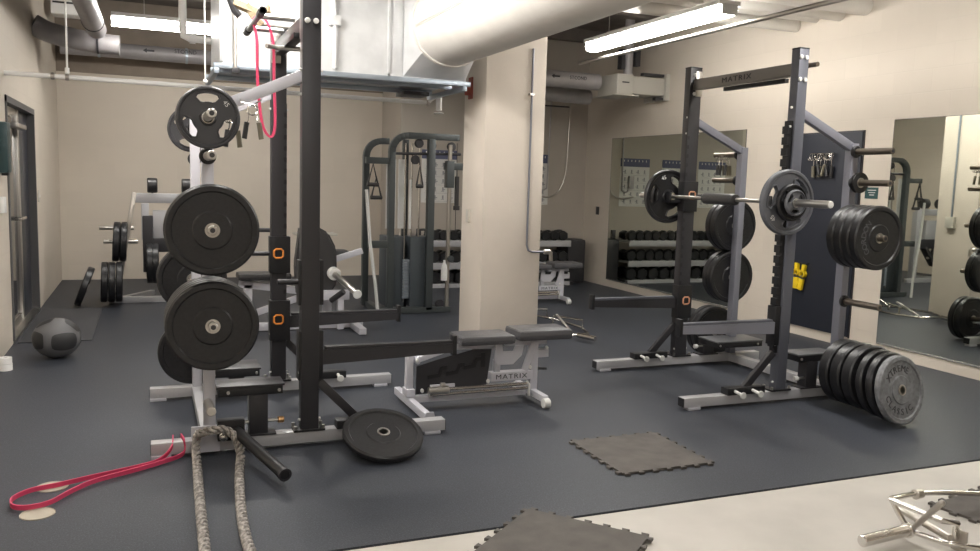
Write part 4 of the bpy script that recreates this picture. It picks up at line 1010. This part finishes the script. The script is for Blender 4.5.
# ------------------------------------------------------------------ plate-loaded bench machine behind the left rack
t = thing('press_machine', 'plate-loaded bench press machine with black pads behind the left rack', 'weight machine', (1.5, 8.2, 0))
SP = 'pale_silver'
g = MB(); g.bar((.80, 8.2, .47), (1.45, 8.2, .38), .08, .07); g.bar((.92, 8.15, .18), (1.4, 8.15, .34), .05, .06); g.build('seat_rail', SP, t)
g = MB(); g.b2(.80, 2.0, 8.16, 8.24, .01, .08, .004); g.bar((.86, 7.95, .04), (.86, 8.45, .04), .07, .06); g.bar((1.9, 7.75, .04), (1.9, 8.6, .04), .07, .06); g.build('base_frame', SP, t)
g = MB(); g.b2(.84, .92, 8.16, 8.24, .06, .46, .004); g.b2(1.60, 1.68, 8.16, 8.24, .06, .5, .004); g.build('post', SP, t)
g = pad((1.03, 8.2, .54), (.50, .26, .07)); g.build('seat_pad', 'black_vinyl', t)
g = MB(); g.prism([(0, 0), (.27, 0), (.34, .12), (.33, .45), (.26, .60), (.16, .66), (.02, .66), (-.02, .3)], ((1.32, 8.14, .36), (1.12, 0, 0), (0, 0, 1.02)), .16); 
bmesh.ops.bevel(g.bm, geom=list(g.bm.edges), offset=.025, segments=3, affect='EDGES'); g.build('back_pad', 'black_vinyl', t)
g = pad((1.75, 8.55, .72), (.34, .22, .08)); g.build('arm_pad', 'black_vinyl', t)
g = MB(); g.bar((1.58, 8.4, .62), (2.02, 8.3, .77), .05, .06); g.build('press_arm', SP, t)
g = MB(); g.cyl((1.655, 8.0, .585), (1.755, 7.4, .455), .028, 22, .003); hn = g.build('loading_horn', 'satin_steel', t)
g = MB(); g.cyl((1.655, 8.0, .585), (1.665, 7.94, .572), .062, 22, .005); g.cyl((1.755, 7.4, .455), (1.757, 7.385, .452), .042, 22, .004); g.build('horn_stop', 'frost_white', hn)
g = MB(); g.b2(1.46, 1.80, 7.9, 7.98, .33, .42, .006); g.bar((1.72, 7.94, .04), (1.72, 7.94, .35), .06, .06); g.build('lower_bracket', SP, t)
g = MB(); g.cyl((1.60, 7.8, .34), (1.70, 7.7, .44), .028, 14); g.build('foot_roller', 'charcoal', t)
g = MB(); g.cyl((.98, 8.2, .98), (1.24, 8.2, .98), .02, 12); g.build('handle', 'charcoal', t)
# small table-like shelf machine part
t = thing('side_table', 'small grey pedestal table near the back wall behind the left rack', 'table', (2.1, 11.2, 0))
g = MB(); g.b2(1.80, 2.35, 11.05, 11.35, .72, .75, .01); g.build('tabletop', 'box_cream', t)
g = MB(); g.cyl((2.13, 11.2, .02), (2.13, 11.2, .72), .02, 14); g.build('pedestal', 'nickel_bar', t)
g = MB(); g.cyl((2.13, 11.2, .0), (2.13, 11.2, .02), .16, 24); g.build('base', 'charcoal', t)

# ------------------------------------------------------------------ plate-loaded machine far left
t = thing('row_machine', 'grey plate-loaded row machine at the far left before the back wall', 'weight machine', (.05, 10.4, 0))
MG = 'silver_paint'; my = 10.35
g = MB(); g.bar((-.34, my-.02, .02), (-.13, my-.02, 1.26), .05, .05, up=(1, 0, 0)); g.build('rear_post', 'nickel_bar', t)
g = MB(); g.b2(-.38, .75, my-.06, my, .0, .07, .004); g.bar((-.30, my, .035), (.05, my+.55, .035), .06, .06); g.bar((-.42, my-.02, .03), (-.3, my-.02, .03), .09, .06); g.build('base_frame', MG, t)
g = MB(); g.bar((-.14, my, 1.20), (.60, my, 1.20), .07, .11, bev=.01); g.b2(.52, .62, my-.04, my+.06, .06, 1.2, .006); g.build('top_beam', MG, t)
g = MB(); g.b2(-.06, .02, my-.05, my+.05, .72, 1.14, .006); g.b2(.06, .34, my, my+.08, .70, 1.06, .01); g.build('carriage', MG, t)
g = MB(); g.b2(-.05, .50, my-.03, my+.03, .58, .74, .006); g.b2(-.05, .06, my-.06, my+.03, .35, 1.0, .01); g.build('lever_frame', 'charcoal', t)
g = MB(); g.bar((.12, my-.02, .28), (.34, my+.02, .60), .16, .06, bev=.02); g.build('seat_pad', 'black_vinyl', t)
for x0, x1, z in ((-.50, -.14, .855), (-.46, -.1, .70), (.0, .28, .42)):
    g = MB(); g.cyl((x0, my-.02, z), (x1, my-.02, z), .022, 16, .003); g.build('loading_horn', 'satin_steel', t)
for x in (.06, .43):
    g = MB(); g.cyl((x-.055, my, 1.345), (x+.055, my, 1.345), .085, 24, .01); g.b2(x-.012, x+.012, my-.012, my+.012, 1.22, 1.32); g.build('roller', 'black_vinyl', t)
RX90 = (0, PI/2, 0)
GM = 'plates around the row machine'
c = place(bumper('inner plate high on the left horn of the row machine', r=.225, t=.07, group=GM), (-.25, my-.02, .70), (0, PI/2+.06, 0))
dup(c, (-.325, my-.02, .70), (0, PI/2+.06, 0), 'outer plate high on the left horn of the row machine', GM)
dup(c, (-.30, my-.22, .265), (0, PI/2+.02, .03), 'upright plate on the floor touching the row machine post', GM)
dup(c, (-.375, my-.22, .265), (0, PI/2+.03, .03), 'upright plate on the floor, second from the row machine post', GM)
dup(c, (-.45, my-.22, .265), (0, PI/2+.04, .03), 'upright plate on the floor, third from the row machine post', GM)
dup(c, (-.65, my-.22, .222), (0, PI/2+.36, 0), 'outermost plate leaning on the floor left of the row machine', GM)
dup(c, (.02, my-.14, .46), (0, PI/2, 0), 'plate on the inner horn of the row machine', GM)
dup(c, (.08, my-.14, .46), (0, PI/2, 0), 'plate behind the first on the inner horn of the row machine', GM)

# ------------------------------------------------------------------ dumbbell rack
DY = 11.2
t = thing('dumbbell_rack', 'three-tier dumbbell rack along the back wall', 'dumbbell rack', (4.85, DY, 0))
tiers = ((.60, .075), (.27, .085), (.0, 0))
for z in (.66, .345, .05):
    g = MB(); g.b2(3.62, 5.82, DY-.20, DY+.18, z-.03, z, .004); g.b2(3.62, 5.82, DY-.23, DY-.20, z-.085, z+.005, .003); g.build('shelf', 'silver_paint', t)
for x in (3.59, 5.85):
    g = MB(); g.b2(x-.03, x+.03, DY+.19, DY+.25, 0, .80, .004); g.bar((x, DY-.24, .03), (x, DY+.22, .03), .05, .05); g.build('post', 'charcoal', t)
def dumbbell(label, r, L, group):
    t = thing('dumbbell', label, 'dumbbell', group=group)
    g = MB(); g.cyl((0, -L/2+.04, 0), (0, L/2-.04, 0), .015, 10); g.build('handle', 'satin_steel', t, True)
    for s_ in (-1, 1):
        h = .35*L; ol = [(r*math.cos(PI/6+k*PI/3), r*math.sin(PI/6+k*PI/3)) for k in range(6)]
        g = MB(); y0 = s_*L/2; g.prism(ol, ((0, y0 if s_ > 0 else y0+h, 0), (1, 0, 0), (0, 0, 1)), h)
        bmesh.ops.bevel(g.bm, geom=list(g.bm.edges), offset=.008, segments=1, affect='EDGES'); g.build('head', 'black_rubber', t, True)
    return t
for tier, (z, r, n, nm) in enumerate(((.66, .078, 15, 'top'), (.345, .088, 13, 'middle'), (.05, .10, 11, 'bottom'))):
    first = None
    for i in range(n):
        x = 3.71+2.02*i/(n-1)
        lb = 'black hex dumbbell on the %s tier of the back wall rack' % nm; gp = 'dumbbells on the %s tier' % nm
        zz = z+r*.87+.001
        if first is None: first = dumbbell(lb, r, .30 if tier < 2 else .34, gp); first.location = (x, DY-.01, zz)
        else: dup(first, (x, DY-.01, zz), None, lb, gp)
tag(MB().b2(5.87, 6.18, 11.16, 11.48, 0, .67, .05).build('storage_bin', 'charcoal'), 'dark rounded bin standing in the corner at the right end of the dumbbell rack', 'bin')

# ------------------------------------------------------------------ camera
YA, PT, RO, F = .3917, .1138, -.0303, 833.95
cy, sy, cp_, sp_, cr, sr = math.cos(YA), math.sin(YA), math.cos(PT), math.sin(PT), math.cos(RO), math.sin(RO)
fw = Vector((sy*cp_, cy*cp_, -sp_)); rt = Vector((cy, -sy, 0)); dn = fw.cross(rt)
r2 = rt*cr+dn*sr; d2 = -rt*sr+dn*cr
cam = bpy.data.objects.new('camera', bpy.data.cameras.new('camera')); C.objects.link(cam)
Mx = Matrix((r2, -d2, -fw)).transposed().to_4x4(); Mx.translation = Vector((0, 0, 1.52)); cam.matrix_world = Mx
cam.data.sensor_width = 36; cam.data.lens = F/980*36; cam.data.clip_start = .05; cam.data.clip_end = 100
S.camera = cam
w = bpy.data.worlds.new('world'); w.use_nodes = True; w.node_tree.nodes['Background'].inputs[0].default_value = (.5, .5, .5, 1); w.node_tree.nodes['Background'].inputs[1].default_value = .0
S.world = w
S.view_settings.view_transform = 'Standard'; S.view_settings.look = 'None'; S.view_settings.gamma = 1; S.view_settings.exposure = 1.58; S.view_settings.use_curve_mapping = False
